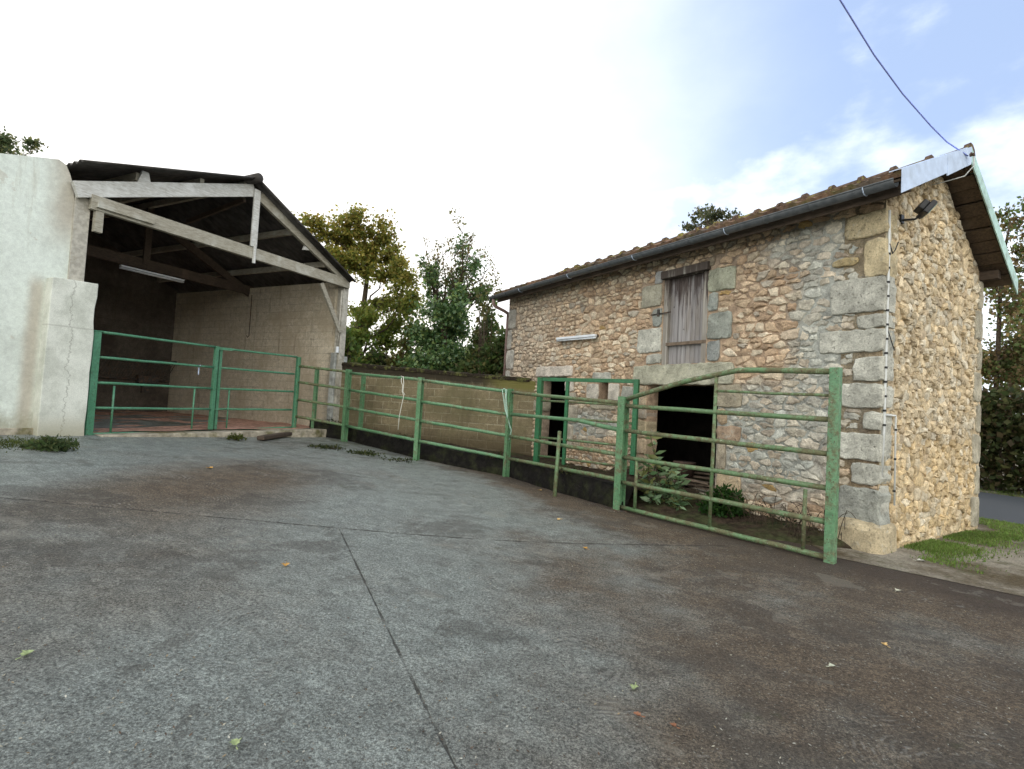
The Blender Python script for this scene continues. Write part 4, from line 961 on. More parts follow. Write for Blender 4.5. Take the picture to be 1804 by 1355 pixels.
rails(gl, g0, g1, [(176, 584.8, 378, 611), (172, 629, 375, 647), (168, 674, 372, 684.5), (163, 718.5, 370, 721), (158, 765, 366, 759)], .024, M['paint_teal'])
for (x0, y0, x1, y1) in ((201.5, 680, 196, 762), (343, 684, 338, 760)):
    p, q = pplane(x0, y0, g0, g1), pplane(x1, y1, g0, g1); mb = MB(); mb.tube([p, V(p.x, p.y, q.z)], .018, 8); mb.build('upright', M['paint_teal'], gl, smooth=True)
gd2 = (g2-g1b).normalized(); dr2 = V(gd2.x, gd2.y, 0)
gr = thing('gate_leaf', 'narrower right leaf of the green tubular gate meeting the pipe fence', 'gate', g1b, 'gate leaves across the shed opening')
mb = MB(); z0 = pplane(377, 758, g1b, g2).z; z1 = pplane(389, 612, g1b, g2).z; boxpost(mb, V(g1b.x, g1b.y, z0), z1, dr2, .06); mb.build('stile', M['paint_teal'], gr, bevel=.005)
mb = MB(); z0 = pplane(515, 757, g1b, g2).z; z1 = pplane(525, 629, g1b, g2).z; boxpost(mb, V(g2.x, g2.y, z0), z1, dr2, .075); mb.build('stile', M['paint_teal'], gr, bevel=.005)
rails(gr, g1b, g2, [(388, 613.5, 522, 629), (386, 648, 517, 659), (383, 684.5, 515, 690), (380, 721, 512, 722), (377, 758.5, 514, 753)], .025, M['paint_teal'])
p, q = pplane(404, 687, g1b, g2), pplane(401, 757, g1b, g2); mb = MB(); mb.tube([p, V(p.x, p.y, q.z)], .018, 8); mb.build('upright', M['paint_teal'], gr, smooth=True)
mb = MB(); p = pplane(383, 614, g1b, g2); q = pplane(408, 616, g1b, g2); s_n = V(dr2.y, -dr2.x, 0); mb.beam(p+s_n*.05, q+s_n*.05, .02, .06, s_n); mb.build('latch', M['paint_teal'], gr); mb = MB(); p = pplane(375, 722, g1b, g2); q = pplane(398, 720, g1b, g2); mb.tube([p+s_n*.05, q+s_n*.05], .014, 6); mb.build('latch', M['paint_teal'], gr)
# dark board behind the gate end
mb = MB(); p = ground(508, 748); p.z = .55; p = p+BS*.35; mb.obox(p, DS*.28, BS*.04, Z*1.6); tag(mb.build('upright_board', M['timber_dark']), 'dark upright timber board standing behind the right gate stile', 'board')
# fence
fence = thing('pipe_fence', 'green pipe-rail cattle fence with four rails bending along the yard edge', 'fence', pE)
dAB = (pB-pA).normalized(); dBC = (pC-pB).normalized(); dCD = (pD-pC).normalized(); dDE = (pE-pD).normalized(); dEF = (pF-pE).normalized()
for B, tx, dr, w in ((pA, (526, 629), dAB, .08), (pB, (617, 651), dBC, .11), (pC, (742.5, 665), dCD, .10), (pD, (898.5, 685), dDE, .095)):
    top = vtop(B, *tx).z; mb = MB(); hpost(mb, B, top, dr, w); mb.build('post', M['paint_green'], fence)
q = pB+dBC*.30+V(.1, .35, 0); mb = MB(); hpost(mb, q, vtop(pB, 617, 655).z-.02, dBC, .08); mb.build('post', M['paint_green'], fence)
q = pA+dAB*.35+V(.05, .3, 0); mb = MB(); hpost(mb, q, vtop(q, 544, 646).z, dAB, .08); mb.build('post', M['paint_green'], fence)
rails(fence, pA, pB, [(529, 645.5, 612, 655), (528, 673.6, 610, 685.5), (526, 704.5, 606, 716.5), (523, 734, 604, 749)], .034, M['paint_mossy'])
rails(fence, pB, pC, [(619, 657.5, 741, 669), (617, 687.5, 737, 705), (614, 719, 735, 740), (611, 750.5, 732, 775.5)], .034, M['paint_green'])
rails(fence, pC, pD, [(745, 670.5, 897, 690), (742, 707.5, 894, 730), (740, 741.5, 892, 767), (738, 777, 889, 806.5)], .034, M['paint_green'])
K_ = pplane(1035, 745, pD, pE)
rails(fence, pD, pE, [(904, 691.5, 1092, 710), (900, 769, 1087, 800.5), (899, 808.5, 1084, 844)], .033, M['paint_mossy'])
p, q, r_ = pplane(902, 730, pD, pE), pplane(1017, 740.5, pD, pE), pplane(1089, 757, pD, pE); mb = MB(); mb.tube([p, p+(q-p)*.5, q-(q-p)*.08, q, q+(r_-q)*.15, r_], .034, 10); mb.build('rail', M['paint_green'], fence, smooth=True)
mb = MB(); p, q = pplane(991.6, 760, pD, pE)+V(-.06, -.06, 0), ground(977, 875); mb.tube([p, q-Z*.03], .034, 8); mb.build('prop', M['paint_mossy'], fence, smooth=True)
# main post and raised end panel
panel = thing('fence_panel', 'raised end panel of mossy green rails with a sloping top rail before the barn doorway', 'fence panel', pE)
mb = MB(); hpost(mb, pE, vtop(pE, 1101, 699).z, dEF*.75+dDE*.25, .12, .01); mb.build('post', M['paint_green'], panel)
mb = MB(); mb.obox(pE-V(.1, .1, 0)+Z*.0, V(.2, 0, 0), V(0, .2, 0), Z*.015); mb.build('base_plate', M['iron'], panel)
mb = MB(); boxpost(mb, pF, vtop(pF, 1477, 648).z, dEF, .10, .05); mb.build('post', M['paint_green'], panel, bevel=.008)
rails(panel, pE, pF, [(1106, 715.5, 1468, 739.5), (1104, 759, 1465, 800.6), (1101, 806, 1463, 860.5), (1098, 849.7, 1459, 920), (1095, 893.5, 1456, 982)], .031, M['paint_mossy'])
rails(panel, pE, pF, [(1264, 689, 1471, 697.5)], .018, M['paint_mossy'], 'thin_rail')
mb = MB(); pts = [pplane(x, y, pE, pF) for x, y in ((1105, 703), (1150, 689), (1205, 672.5), (1285, 655.5), (1300, 653), (1318, 652), (1390, 653), (1473, 655))]; mb.tube(pts, .034, 10); mb.build('top_rail', M['paint_mossy'], panel, smooth=True)
for (x0, y0, x1, y1, r) in ((1262.5, 660, 1248, 930, .024), (1122, 812, 1118, 897, .024), (1419, 862, 1413.5, 970, .022)):
    p, q = pplane(x0, y0, pE, pF), pplane(x1, y1, pE, pF); mb = MB(); mb.tube([p-V(0, 0, .0), V((p.x+q.x)/2, (p.y+q.y)/2, q.z)], r, 8); mb.build('upright', M['paint_mossy'], panel, smooth=True)
# dark green frame gate leaf against the house
f0 = atd(949, 800, 10.1); f1 = atd(1117, 800, 9.0); fdr = V(f1.x-f0.x, f1.y-f0.y, 0).normalized()
fg = thing('frame_gate', 'dark green box-section gate leaf standing in front of the small stone doorway', 'gate', f0)
def fp(x, y): return onv(x, y, f0, fdr)
ft = (fp(953, 662).z+fp(1123, 672).z)/2; fb = (fp(946, 811).z+fp(1113, 840).z)/2
xL, xR, xM = fp(949, 735), fp(1118, 755), fp(997, 740)
for p, w in ((xL, .10), (xR, .085)): mb = MB(); boxpost(mb, V(p.x, p.y, fb), ft, fdr, w); mb.build('stile', M['paint_dark'], fg, bevel=.004)
mb = MB(); a, b = V(xL.x, xL.y, ft-.035)+fdr*.05, V(xR.x, xR.y, ft-.035)-fdr*.045; mb.beam(a, b, .06, .07, V(-fdr.y, fdr.x, 0)); mb.build('top_bar', M['paint_dark'], fg, bevel=.004)
mb = MB(); boxpost(mb, V(xM.x, xM.y, fb+.02), ft-.072, fdr, .06); mb.build('mullion', M['paint_dark'], fg, bevel=.004)
for y in (708, 737, 775, 809):
    p = fp(1000, y); zz = p.z; mb = MB(); mb.tube([V(xL.x, xL.y, zz), V(xR.x, xR.y, zz-.01)], .022, 8); mb.build('rail', M['paint_mossy'], fg, smooth=True)
# ---------------------------------------------------- twine and tags
def twine(name, label, pts, r, mat, cat='twine'): mb = MB(); [mb.tube(p, r, 6) for p in pts]; return tag(mb.build(name, mat, smooth=True), label, cat)
nn = V(-.5, -.86, 0)*.05
def fpz(x, y, A, B): return pplane(x, y, A, B)+nn
twine('baler_twine', 'long white baler twine hanging from the top rail in front of the block wall', [[fpz(x, y, pB, pC) for x, y in ((710, 666), (709.5, 672), (712, 680), (711, 690), (714, 697), (710, 715), (706, 735), (704, 757))], [fpz(x, y, pB, pC) for x, y in ((709, 663), (713, 664), (714, 675), (712.5, 690), (716, 696))]], .008, M['rope_white'])
twine('baler_twine', 'greenish knotted twine looped over the rail at the fence post', [[fpz(x, y, pC, pD) for x, y in ((887, 686), (889, 700), (892, 722), (899, 745), (903, 758), (899, 775))], [fpz(x, y, pC, pD) for x, y in ((893, 687), (892, 705), (894, 725), (901, 755))], [fpz(x, y, pC, pD) for x, y in ((886, 688), (890, 685), (895, 687), (894, 700), (896, 730), (902, 757))]], .009, M['rope_green'])
p = pplane(355, 644, g0, g1)
twine('rag', 'pale blue string knotted on the second rail of the shed gate', [[p+nn*.6, p+nn*.6+dr*.1], [p+Z*-.02+nn, p+Z*-.12+nn-dr*.02, p+Z*-.2+nn+dr*.02]], .012, M['zinc_light'], 'string')
# ---------------------------------------------------- scrap in the doorway
sc_ = thing('scrap_pile', 'broken planks and rubble lying in the dark barn doorway', 'scrap', Hw(2.9, .3, -.3))
rd = random.Random(6)
for k in range(9):
    u = big_d[0]+rd.uniform(.1, .9)*(big_d[1]-big_d[0]); d = rd.uniform(-1.1, .15); a = rd.uniform(-.5, .5); L = rd.uniform(.5, 1.1)
    c0 = Hw(u, .32+.03*k*.6, d); ax = DH*math.cos(a)+NF*math.sin(a)
    mb = MB(); mb.beam(c0-ax*L/2, c0+ax*L/2+Z*rd.uniform(-.02, .1), rd.uniform(.06, .12), .025); mb.build('plank', M['scrap_wood'], sc_)
bk = thing('feed_bucket', 'old dented bucket among the planks just inside the barn doorway', 'bucket', Hw(3.3, .45, -.6))
mb = MB(); c0 = Hw((big_d[0]+big_d[1])/2+.3, .42, -.55); mb.tube([c0, c0+Z*.22, c0+Z*.23, c0+Z*.24, c0+Z*.235, c0+Z*.02], [.15, .19, .197, .194, .18, .14], 16); mb.build('body', M['old_bucket'], bk, smooth=True)
mb = MB(); mb.tube([c0+Z*.235+DH*.19*math.cos(a)+NF*.12*math.sin(a) for a in [math.pi*k/10 for k in range(11)]], .006, 5); mb.build('handle', M['iron'], bk)
# timber lying by the gate
a, b = ground(458, 777), ground(520, 768)
mb = MB(); mb.beam(a+Z*.06, b+Z*.08, .16, .09); tag(mb.build('fallen_timber', M['timber_dark'], bevel=.02), 'dark rotten timber lying on the ground below the right gate leaf', 'timber')
# ---------------------------------------------------- vegetation
def cvar(n, pal, v=.25):
    pal = np.array(pal); i = RNG.integers(0, len(pal), n); return np.clip(pal[i]*RNG.uniform(1-v, 1+v, (n, 1)), 0, 1)
def wig(p, q, n, amp, rnd):
    out = []
    for k in range(n+1):
        t = k/n; e = amp*math.sin(math.pi*t); out.append(p+(q-p)*t+V(rnd.uniform(-e, e), rnd.uniform(-e, e), rnd.uniform(-e, e)*.5))
    return out
def tree(name, label, trunkpx, D, base_r, clusters, size, pal, lmat='leaf', dj=1.5, group=None, seed=1, limb_r=.05, twigs=5, cat='tree', base=None, LM=1.9, low=None):
    """trunkpx: pixel path bottom to top at depth D; clusters: (px, py, rx_px, ry_px, n leaves)"""
    rnd = random.Random(seed)
    tp = [atd(x, y, D) for x, y in trunkpx]
    b = V(tp[0].x, tp[0].y, gz(tp[0].x)-.05); path = [b]+tp
    root = thing(name, label, cat, b, group)
    n = len(path); mb = MB(); mb.tube(path, [base_r*(1-.75*i/(n-1)) for i in range(n)], 9); tr = mb.build('trunk', M['bark'], root, smooth=True)
    cen = []; mppx = D/F
    for (x, y, rx, ry, nl) in clusters:
        c = atd(x, y, D); c = V(c.x, c.y+rnd.uniform(-dj, dj), c.z); RX, RY = rx*mppx, ry*mppx; RD = (RX+RY)/2
        # limb start: trunk point a bit below the cluster
        zt = c.z-abs(c.x-b.x)*.7-.3; best = min(path[1:], key=lambda p: abs(p.z-zt)); i = path.index(best)
        P_ = wig(best, c, 5, .22*(c-best).length**.5, rnd); L0 = limb_r*(.5+.5*(n-i)/n)
        lim = MB(); lim.tube(P_, [L0*(1-.8*k/5) for k in range(6)], 6)
        # sub clumps
        for k in range(twigs):
            d = V(rnd.gauss(0, 1), rnd.gauss(0, 1), rnd.gauss(.25, 1)); d.normalize(); e = c+V(d.x*RX, d.y*RD, d.z*RY)*rnd.uniform(.6, 1.05); st = P_[rnd.randint(2, 5)]
            W = wig(st, e, 4, .12, rnd); lim.tube(W, [limb_r*.22, limb_r*.18, limb_r*.14, limb_r*.1, limb_r*.05], 4)
            m = max(1, int(nl*LM)//twigs); sg = np.array([RX, RD, RY])*.46
            cc = RNG.normal(size=(m, 3))*sg*RNG.uniform(.5, 1.1)+np.array([e.x, e.y, e.z])*1.0
            # some leaves strung along the twig
            t = RNG.random((m//3+1, 1)); al = np.array(W[1])*(1-t)+np.array(e)*t+RNG.normal(size=(m//3+1, 3))*size*.8
            cen.append(cc[:m-m//3]); cen.append(al[:m//3])
        lim.build('limb', M['bark'], tr, smooth=True)
    cen = np.concatenate(cen); nn_ = len(cen)
    cl_ = cvar(nn_, pal)
    if low is not None:
        tz = np.clip((cen[:, 2]-low[1])/(low[2]-low[1])+RNG.normal(size=nn_)*.15, 0, 1)[:, None]; cl_ = cl_*tz+cvar(nn_, low[0])*(1-tz)
    leaves('crown', cen, size*RNG.uniform(.55, 1.25, nn_), cl_, M[lmat], root)
    return root
OL = [(.28, .26, .05), (.22, .23, .045), (.34, .29, .06), (.16, .19, .04), (.31, .23, .055)]
IVY = [(.075, .145, .05), (.055, .115, .04), (.12, .20, .07), (.17, .23, .07)]
GRN = [(.08, .14, .03), (.11, .16, .035), (.055, .10, .025), (.16, .18, .045)]
tree('sycamore_tree', 'tall olive-gold autumn tree rising behind the right end of the shed roof', [(612, 640), (625, 590), (640, 545), (648, 480), (642, 420), (630, 395)], 24, .20,
     [(565, 415, 25, 15, 520), (600, 419, 28, 18, 620), (645, 413, 25, 17, 560), (675, 422, 23, 18, 520), (690, 446, 20, 20, 520), (575, 439, 20, 18, 420), (615, 446, 28, 22, 700), (655, 446, 27, 22, 680), (600, 470, 20, 17, 400), (640, 485, 28, 20, 560), (690, 480, 25, 20, 520), (715, 500, 20, 22, 460), (660, 520, 22, 13, 330), (700, 530, 28, 22, 560), (640, 545, 20, 11, 220), (625, 575, 22, 20, 480), (665, 570, 27, 17, 420), (700, 570, 28, 17, 460), (640, 610, 30, 18, 620), (680, 605, 22, 17, 340), (620, 640, 25, 20, 560), (735, 545, 13, 15, 240), (725, 590, 17, 13, 220)], .125, OL, seed=3, limb_r=.075, LM=2.2, low=([(.11, .19, .035), (.08, .15, .03), (.16, .22, .04)], 3.0, 8.0))
iv = tree('ivy_clad_tree', 'dark ivy-smothered tree with thin bare-topped branches behind the block wall', [(780, 680), (783, 640), (782, 590), (784, 560), (783, 545)], 20.5, .26,
     [(770, 560, 30, 22, 800), (800, 555, 26, 22, 700), (760, 590, 30, 26, 950), (800, 590, 30, 30, 1100), (775, 620, 36, 30, 1300), (815, 625, 26, 26, 800), (745, 630, 22, 26, 700), (790, 655, 50, 26, 1600), (735, 660, 26, 20, 700), (765, 535, 16, 20, 380), (815, 535, 18, 22, 380), (830, 520, 12, 14, 150), (768, 500, 12, 24, 200), (800, 500, 12, 26, 150), (818, 470, 14, 26, 170), (836, 480, 14, 20, 110), (850, 520, 16, 20, 150), (752, 480, 9, 20, 70), (815, 440, 10, 18, 70)], .11, IVY, 'leaf_glossy', .8, seed=5, limb_r=.07)
# bare limbs above the ivy
rnd = random.Random(21); tipc = []
for (x0, y0, x1, y1) in ((768, 540, 750, 430), (768, 540, 770, 440), (770, 535, 762, 480), (785, 550, 778, 430), (800, 550, 795, 460), (806, 545, 815, 412), (806, 545, 825, 440), (812, 540, 845, 450), (815, 535, 862, 470), (818, 540, 872, 500), (775, 540, 745, 470), (800, 545, 830, 420)):
    a, b = atd(x0, y0, 20.5+rnd.uniform(-.5, .5)), atd(x1, y1, 20.5+rnd.uniform(-1.2, 1.2)); P_ = wig(a, b, 6, .12, rnd)
    tp = MB(); tp.tube(P_, [.055, .045, .036, .028, .02, .013, .006], 5)
    for k in range(9):
        s0 = P_[rnd.randint(2, 6)]; e = s0+V(rnd.gauss(0, .35), rnd.gauss(0, .3), abs(rnd.gauss(.35, .3))); tp.tube(wig(s0, e, 2, .05, rnd), [.012, .009, .004], 4)
        for q in range(rnd.randint(9, 26)): tipc.append(np.array(s0+(e-s0)*rnd.uniform(.3, 1.1))+RNG.normal(size=3)*.09)
    tp.build('bare_limb', M['bark'], iv, smooth=True)
tipc = np.array(tipc); leaves('top_leaves', tipc, .075*RNG.uniform(.6, 1.3, len(tipc)), cvar(len(tipc), [(.17, .17, .06), (.12, .14, .05), (.21, .16, .07)]), M['leaf'], iv)
def bush(name, label, D, clusters, size, pal, lmat='leaf', seed=1, cat='bush', elong=1.4, group=None, stems=4, stem_r=.012, flat=0.0, dj=.4):
    rnd = random.Random(seed); x, y = clusters[0][0], clusters[0][1]; c0 = atd(x, y, D); b = V(c0.x, c0.y, gz(c0.x)); root = thing(name, label, cat, b, group)
    cen = []; st = MB(); m = D/F
    for (x, y, rx, ry, nl) in clusters:
        c = atd(x, y, D); c.y += rnd.uniform(-dj, dj); R3 = np.array([rx*m, (rx+ry)*m/2, ry*m])
        v = RNG.normal(size=(nl, 3)); v /= np.linalg.norm(v, axis=1)[:, None]; v *= RNG.random((nl, 1))**(.45)
        cc = np.array(c)+v*R3; cc[:, 2] = np.maximum(cc[:, 2], gz(c.x)+.02); cen.append(cc)
        for k in range(stems):
            e = V(*cc[rnd.randrange(nl)]); st.tube(wig(V(b.x+rnd.uniform(-.1, .1)+(c.x-b.x)*.5, c.y, gz(c.x)), e, 4, .06, rnd), [stem_r, stem_r*.85, stem_r*.7, stem_r*.5, stem_r*.3], 5)
    st.build('stem', M['bark'], root, smooth=True)
    cen = np.concatenate(cen); n = len(cen); leaves('foliage', cen, size*RNG.uniform(.6, 1.3, n), cvar(n, pal), M[lmat], root, elong, flat)
    return root
bush('shrub', 'thicket of loose green shrubs behind the wall against the far end of the barn', 18, [(870, 640, 28, 30, 900), (845, 610, 24, 40, 700), (840, 655, 34, 24, 900), (885, 610, 16, 30, 420), (860, 570, 22, 36, 330), (855, 535, 18, 34, 170), (820, 655, 26, 24, 600), (893, 655, 20, 22, 500)], .13, [(.09, .13, .035), (.06, .105, .03), (.15, .14, .05), (.10, .13, .045)], seed=4, stems=12, stem_r=.02, dj=1)
bush('shrub', 'bushy green shrub peeping over the wall just right of the shed corner', 21, [(632, 645, 30, 20, 700), (620, 618, 22, 20, 420), (655, 640, 22, 26, 480), (612, 600, 16, 24, 300)], .15, GRN, seed=6, stems=8, stem_r=.02, dj=1)
bush('shrub', 'brownish round bush between the sycamore and the ivy tree above the wall', 22, [(668, 640, 24, 20, 700), (650, 632, 18, 16, 350)], .11, [(.07, .06, .03), (.06, .05, .028), (.08, .075, .03)], seed=7, stems=8, stem_r=.02, dj=1)
bush('shrub', 'yellow-green shrub left of the ivy tree with sun glowing behind it', 21.5, [(710, 640, 24, 18, 520), (735, 645, 22, 18, 520), (722, 615, 14, 14, 160)], .13, [(.12, .12, .03), (.09, .10, .03), (.15, .13, .04)], seed=8, stems=8, stem_r=.02, dj=1)
tree('distant_tree', 'dark leafy tree top showing above the white rendered wall of the shed', [(10, 420), (20, 330), (30, 285)], 22, .2, [(0, 262, 34, 12, 200), (45, 268, 34, 9, 170), (92, 274, 22, 6, 90), (15, 254, 16, 7, 70), (-60, 262, 50, 18, 300), (-20, 300, 60, 20, 300), (60, 300, 60, 12, 250)], .12, [(.10, .14, .06), (.16, .17, .07), (.07, .10, .045)], seed=9)
tree('distant_tree', 'leafy tree top peeping over the tiled barn roof near the middle', [(1250, 560), (1248, 450), (1246, 390)], 24, .16, [(1247, 372, 13, 9, 110), (1232, 386, 13, 8, 100), (1268, 382, 18, 7, 110), (1250, 398, 34, 10, 220), (1206, 405, 4, 4, 24), (1255, 425, 50, 16, 300)], .12, [(.10, .12, .06), (.07, .09, .045), (.15, .14, .07)], seed=10)
tree('roadside_tree', 'slender tree with sparse reddish leaves at the road just right of the gable', [(1752, 760), (1757, 640), (1762, 520), (1772, 430), (1780, 390)], 13.6, .08, [(1762, 690, 26, 34, 260), (1790, 705, 28, 34, 300), (1765, 640, 22, 26, 180), (1800, 650, 30, 30, 220), (1750, 740, 22, 30, 240), (1785, 765, 34, 34, 340), (1770, 400, 20, 30, 120), (1785, 440, 26, 26, 150), (1765, 470, 22, 30, 130), (1755, 540, 18, 30, 130), (1790, 500, 26, 26, 150), (1770, 590, 26, 30, 170), (1752, 640, 18, 30, 160)],   .085, [(.20, .14, .07), (.15, .18, .06), (.24, .18, .08), (.12, .17, .055)], seed=11, limb_r=.03, dj=.8, LM=2.8)
tree('roadside_tree', 'leaning roadside tree with thin forking trunk at the right edge of the photo', [(1778, 760), (1790, 660), (1806, 560), (1822, 470), (1835, 400)], 13.9, .09, [(1800, 540, 26, 30, 170), (1820, 480, 30, 30, 170), (1790, 610, 26, 30, 220), (1815, 640, 26, 34, 260), (1840, 560, 30, 40, 200), (1780, 670, 30, 30, 260), (1795, 380, 16, 22, 90)], .085, [(.19, .15, .07), (.14, .18, .055), (.23, .18, .08), (.11, .16, .05)], seed=12, limb_r=.035, dj=.8, LM=2.8)
# hedge beyond the road
hb = r1+rn*5.9
hd = thing('hedge', 'dense dark hedge beyond the road at the right of the gable', 'hedge', (hb.x, hb.y, 0))
nh = 30000; tt = RNG.uniform(-7, 7, nh); ww = RNG.normal(0, .45, nh); zz = RNG.random(nh)**.9*(2.7+.35*np.sin(tt*1.7)+.2*np.sin(tt*4.1))
cen = np.array(hb)[None, :]*1.0+tt[:, None]*np.array(rdir)+ww[:, None]*np.array(rn); cen[:, 2] = zz+.03
leaves('foliage', cen, .115*RNG.uniform(.6, 1.3, nh), cvar(nh, [(.075, .095, .032), (.055, .075, .025), (.11, .115, .04), (.11, .085, .042)]), M['leaf'], hd)
mb = MB(); rnd = random.Random(2)
for k in range(46):
    p = hb+rdir*rnd.uniform(-7, 7)+rn*rnd.uniform(-.2, .3); mb.tube(wig(V(p.x, p.y, 0), V(p.x+rnd.uniform(-.3, .3), p.y+rnd.uniform(-.3, .3), rnd.uniform(1.5, 2.8)), 4, .1, rnd), [.03, .025, .02, .014, .006], 5)
mb.build('stem', M['bark'], hd, smooth=True)
# more hedge depth as a wooded mass further back along the road
# yard plants
def plant(name, label, base, stems, size, pal, lmat='leaf_glossy', elong=3.0, seed=1, cat='plant', per=16, spread=.25, lean=(0, 0)):
    rnd = random.Random(seed); root = thing(name, label, cat, base); sm = MB(); cen = []; tips = []
    for (dx, dy, hgt) in stems:
        b = V(*base); e = b+V(dx, dy, hgt); P_ = wig(b+V(dx*.15, dy*.15, 0), e, 6, .05, rnd); sm.tube(P_, [.010, .009, .008, .007, .006, .005, .003], 5)
        for k in range(per):
            t = rnd.uniform(.2, 1); i = min(5, int(t*6)); p = P_[i]+(P_[i+1]-P_[i])*(t*6-i); a = rnd.uniform(0, 2*math.pi)
            cen.append(np.array(p)); tips.append((math.cos(a), math.sin(a), rnd.uniform(-.5, .5)))
    sm.build('stem', M['bark'], root, smooth=True); n = len(cen)
    leaves('foliage', np.array(cen), size*RNG.uniform(.7, 1.3, n), cvar(n, pal), M[lmat], root, elong, tips=np.array(tips)); return root
b = ground(1168, 905); b = b+V(.05, .25, 0)
rnd = random.Random(14)
plant('leafy_shrub', 'long-leaved green shrub growing through the rails beside the main fence post', b, [(rnd.uniform(-.35, .3), rnd.uniform(-.15, .2), rnd.uniform(.25, .9)) for k in range(15)]+[(-.2, .1, 1.15), (-.12, .1, 1.0), (.25, -.25, .25), (.35, -.2, .3), (.2, -.3, .15)], .058, [(.16, .25, .12), (.10, .19, .08), (.22, .32, .17), (.18, .20, .07)], seed=15, cat='shrub', per=22)
def tuft(name, label, c, R, hgt, n, size, pal, cat='weed', lmat='leaf', elong=2.2):
    root = thing(name, label, cat, c); v = RNG.normal(size=(n, 3)); v /= np.linalg.norm(v, axis=1)[:, None]; v *= RNG.random((n, 1))**.5
    cen = np.array(c)+v*np.array([R, R*.7, hgt]); cen[:, 2] = c[2]+np.abs(v[:, 2])*hgt+.01
    leaves('foliage', cen, size*RNG.uniform(.6, 1.4, n), cvar(n, pal), M[lmat], root, elong)
    mb = MB()
    for k in range(10):
        q = cen[RNG.integers(n)]; mb.tube([V(*c)+V(0, 0, -.02), V(*q)], [.006, .003], 4)
    mb.build('stem', M['bark'], root); return root
c = Hw(*[hp(1300, 905)[0], 0, .35]); c.z = .12
tuft('fern_bush', 'small bright green bush against the foot of the barn right of the doorway', c, .34, .38, 1400, .035, [(.05, .13, .025), (.035, .10, .02), (.075, .16, .035)], 'bush')
c = ground(88, 792); tuft('weed_clump', 'dark green weed clump at the foot of the white pilaster', c, .34, .15, 700, .032, [(.09, .14, .05), (.065, .10, .035), (.13, .16, .06)])
c = ground(415, 776); tuft('weed_clump', 'low mossy weeds growing on the sill under the middle of the shed gate', c+Z*.03, .22, .08, 260, .025, [(.08, .10, .02), (.11, .13, .03)])
for (x, y, lab, n) in ((575, 790, 'straggling dark weeds on the ground before the tall corner fence post', 300), (640, 800, 'flat mossy weed patch at the foot of the low black wall', 300), (700, 812, 'thin weeds in the kerb angle below the second fence bay', 120)):
    tuft('weed_clump', lab, ground(x, y), .45, .05, n, .025, [(.05, .07, .02), (.035, .05, .018), (.09, .10, .03)])
for k, (i, lab) in enumerate(((5, 'wispy weeds on the low black wall by the corner fence post'), (14, 'weeds sprouting from the low black wall in the middle fence bay'), (23, 'weeds on the low black wall by the twine post'), (33, 'dry weeds on the low black wall behind the leaning prop'))):
    q = offs(fine_k, .16)[i]; tuft('weed_clump', lab, V(q.x, q.y, gz(q.x)+KH-.02), .28, .12, 120, .024, [(.07, .08, .03), (.12, .10, .05), (.045, .06, .02)])
# dry brambles by the foot of the house
br = thing('bramble', 'dry brown brambles tangled along the barn foot behind the end panel', 'bramble', Hw(1.2, .05, .3))
mb = MB(); rnd = random.Random(31)
for k in range(60):
    p = Hw(rnd.uniform(.3, 2.2), .03, rnd.uniform(.08, .5)); e = p+DH*rnd.uniform(-.4, .4)+NF*rnd.uniform(-.05, .3)+Z*rnd.uniform(.1, .5); m_ = (p+e)/2+Z*rnd.uniform(.05, .25); mb.tube([p, (p+m_)/2+Z*.04, m_, (m_+e)/2+Z*.02, e], .004, 4)
mb.build('stem', M['bark'], br)
n = 260; cen = np.array([Hw(rnd.uniform(.3, 2.2), rnd.uniform(.03, .35), rnd.uniform(.05, .5)) for k in range(n)])
leaves('foliage', cen, .03*RNG.uniform(.6, 1.3, n), cvar(n, [(.04, .05, .02), (.07, .06, .03), (.03, .04, .015)]), M['leaf'], br)
# grass
def blades(name, pts, h0, h1, pal, lab=None):
    n = len(pts); a = RNG.uniform(0, 2*np.pi, n); w = .004+.005*RNG.random(n); hh = RNG.uniform(h0, h1, n); d = np.stack([np.cos(a), np.sin(a), 0*a], 1); ln = RNG.normal(size=(n, 3))*.35; ln[:, 2] = 1
    tip = pts+ln*hh[:, None]; co = np.stack([pts-d*w[:, None], pts+d*w[:, None], tip], 1).reshape(-1, 3)
    o = np_mesh(name, co, 3, M['grass_blade'], cvar(n, pal)); tag(o, lab, 'grass', None, 'stuff'); return o
P_ = []
def scat(n, f):
    out = []
    while len(out) < n:
        p = f();
        if p is not None: out.append(p)
    return out
rnd = random.Random(17)
def clump(p, k=1.1): return (math.sin(p.x*5.1+1.3*math.sin(p.y*3.7))+math.sin(p.y*4.3+p.x*2.1)) > rnd.uniform(-1.6, k)
def g1f():
    s_ = rnd.uniform(.15, HW+.4); d = abs(rnd.gauss(0, .28)); p = Gw(s_, .012, .03+d); return p if clump(p) else None
def g2f():
    p = r1+rdir*rnd.uniform(-3, 5)+rn*rnd.uniform(-.75, 0.04); p.z = .014; return p
def g3f():
    p = r1+rdir*rnd.uniform(-6, 6)+rn*rnd.uniform(4.65, 5.8); p.z = .02; return p
pts = np.array(scat(11000, g1f)+scat(17000, g2f)+scat(7000, g3f))
blades('verge_grass', pts, .012, .045, [(.14, .24, .045), (.11, .19, .035), (.18, .27, .06), (.14, .16, .05)])
pts = np.array([ground(rnd.uniform(-40, 140), 778+rnd.gauss(4, 5)) for k in range(1500)]); blades('moss_grass', pts, .015, .05, [(.09, .11, .02), (.06, .08, .02)])
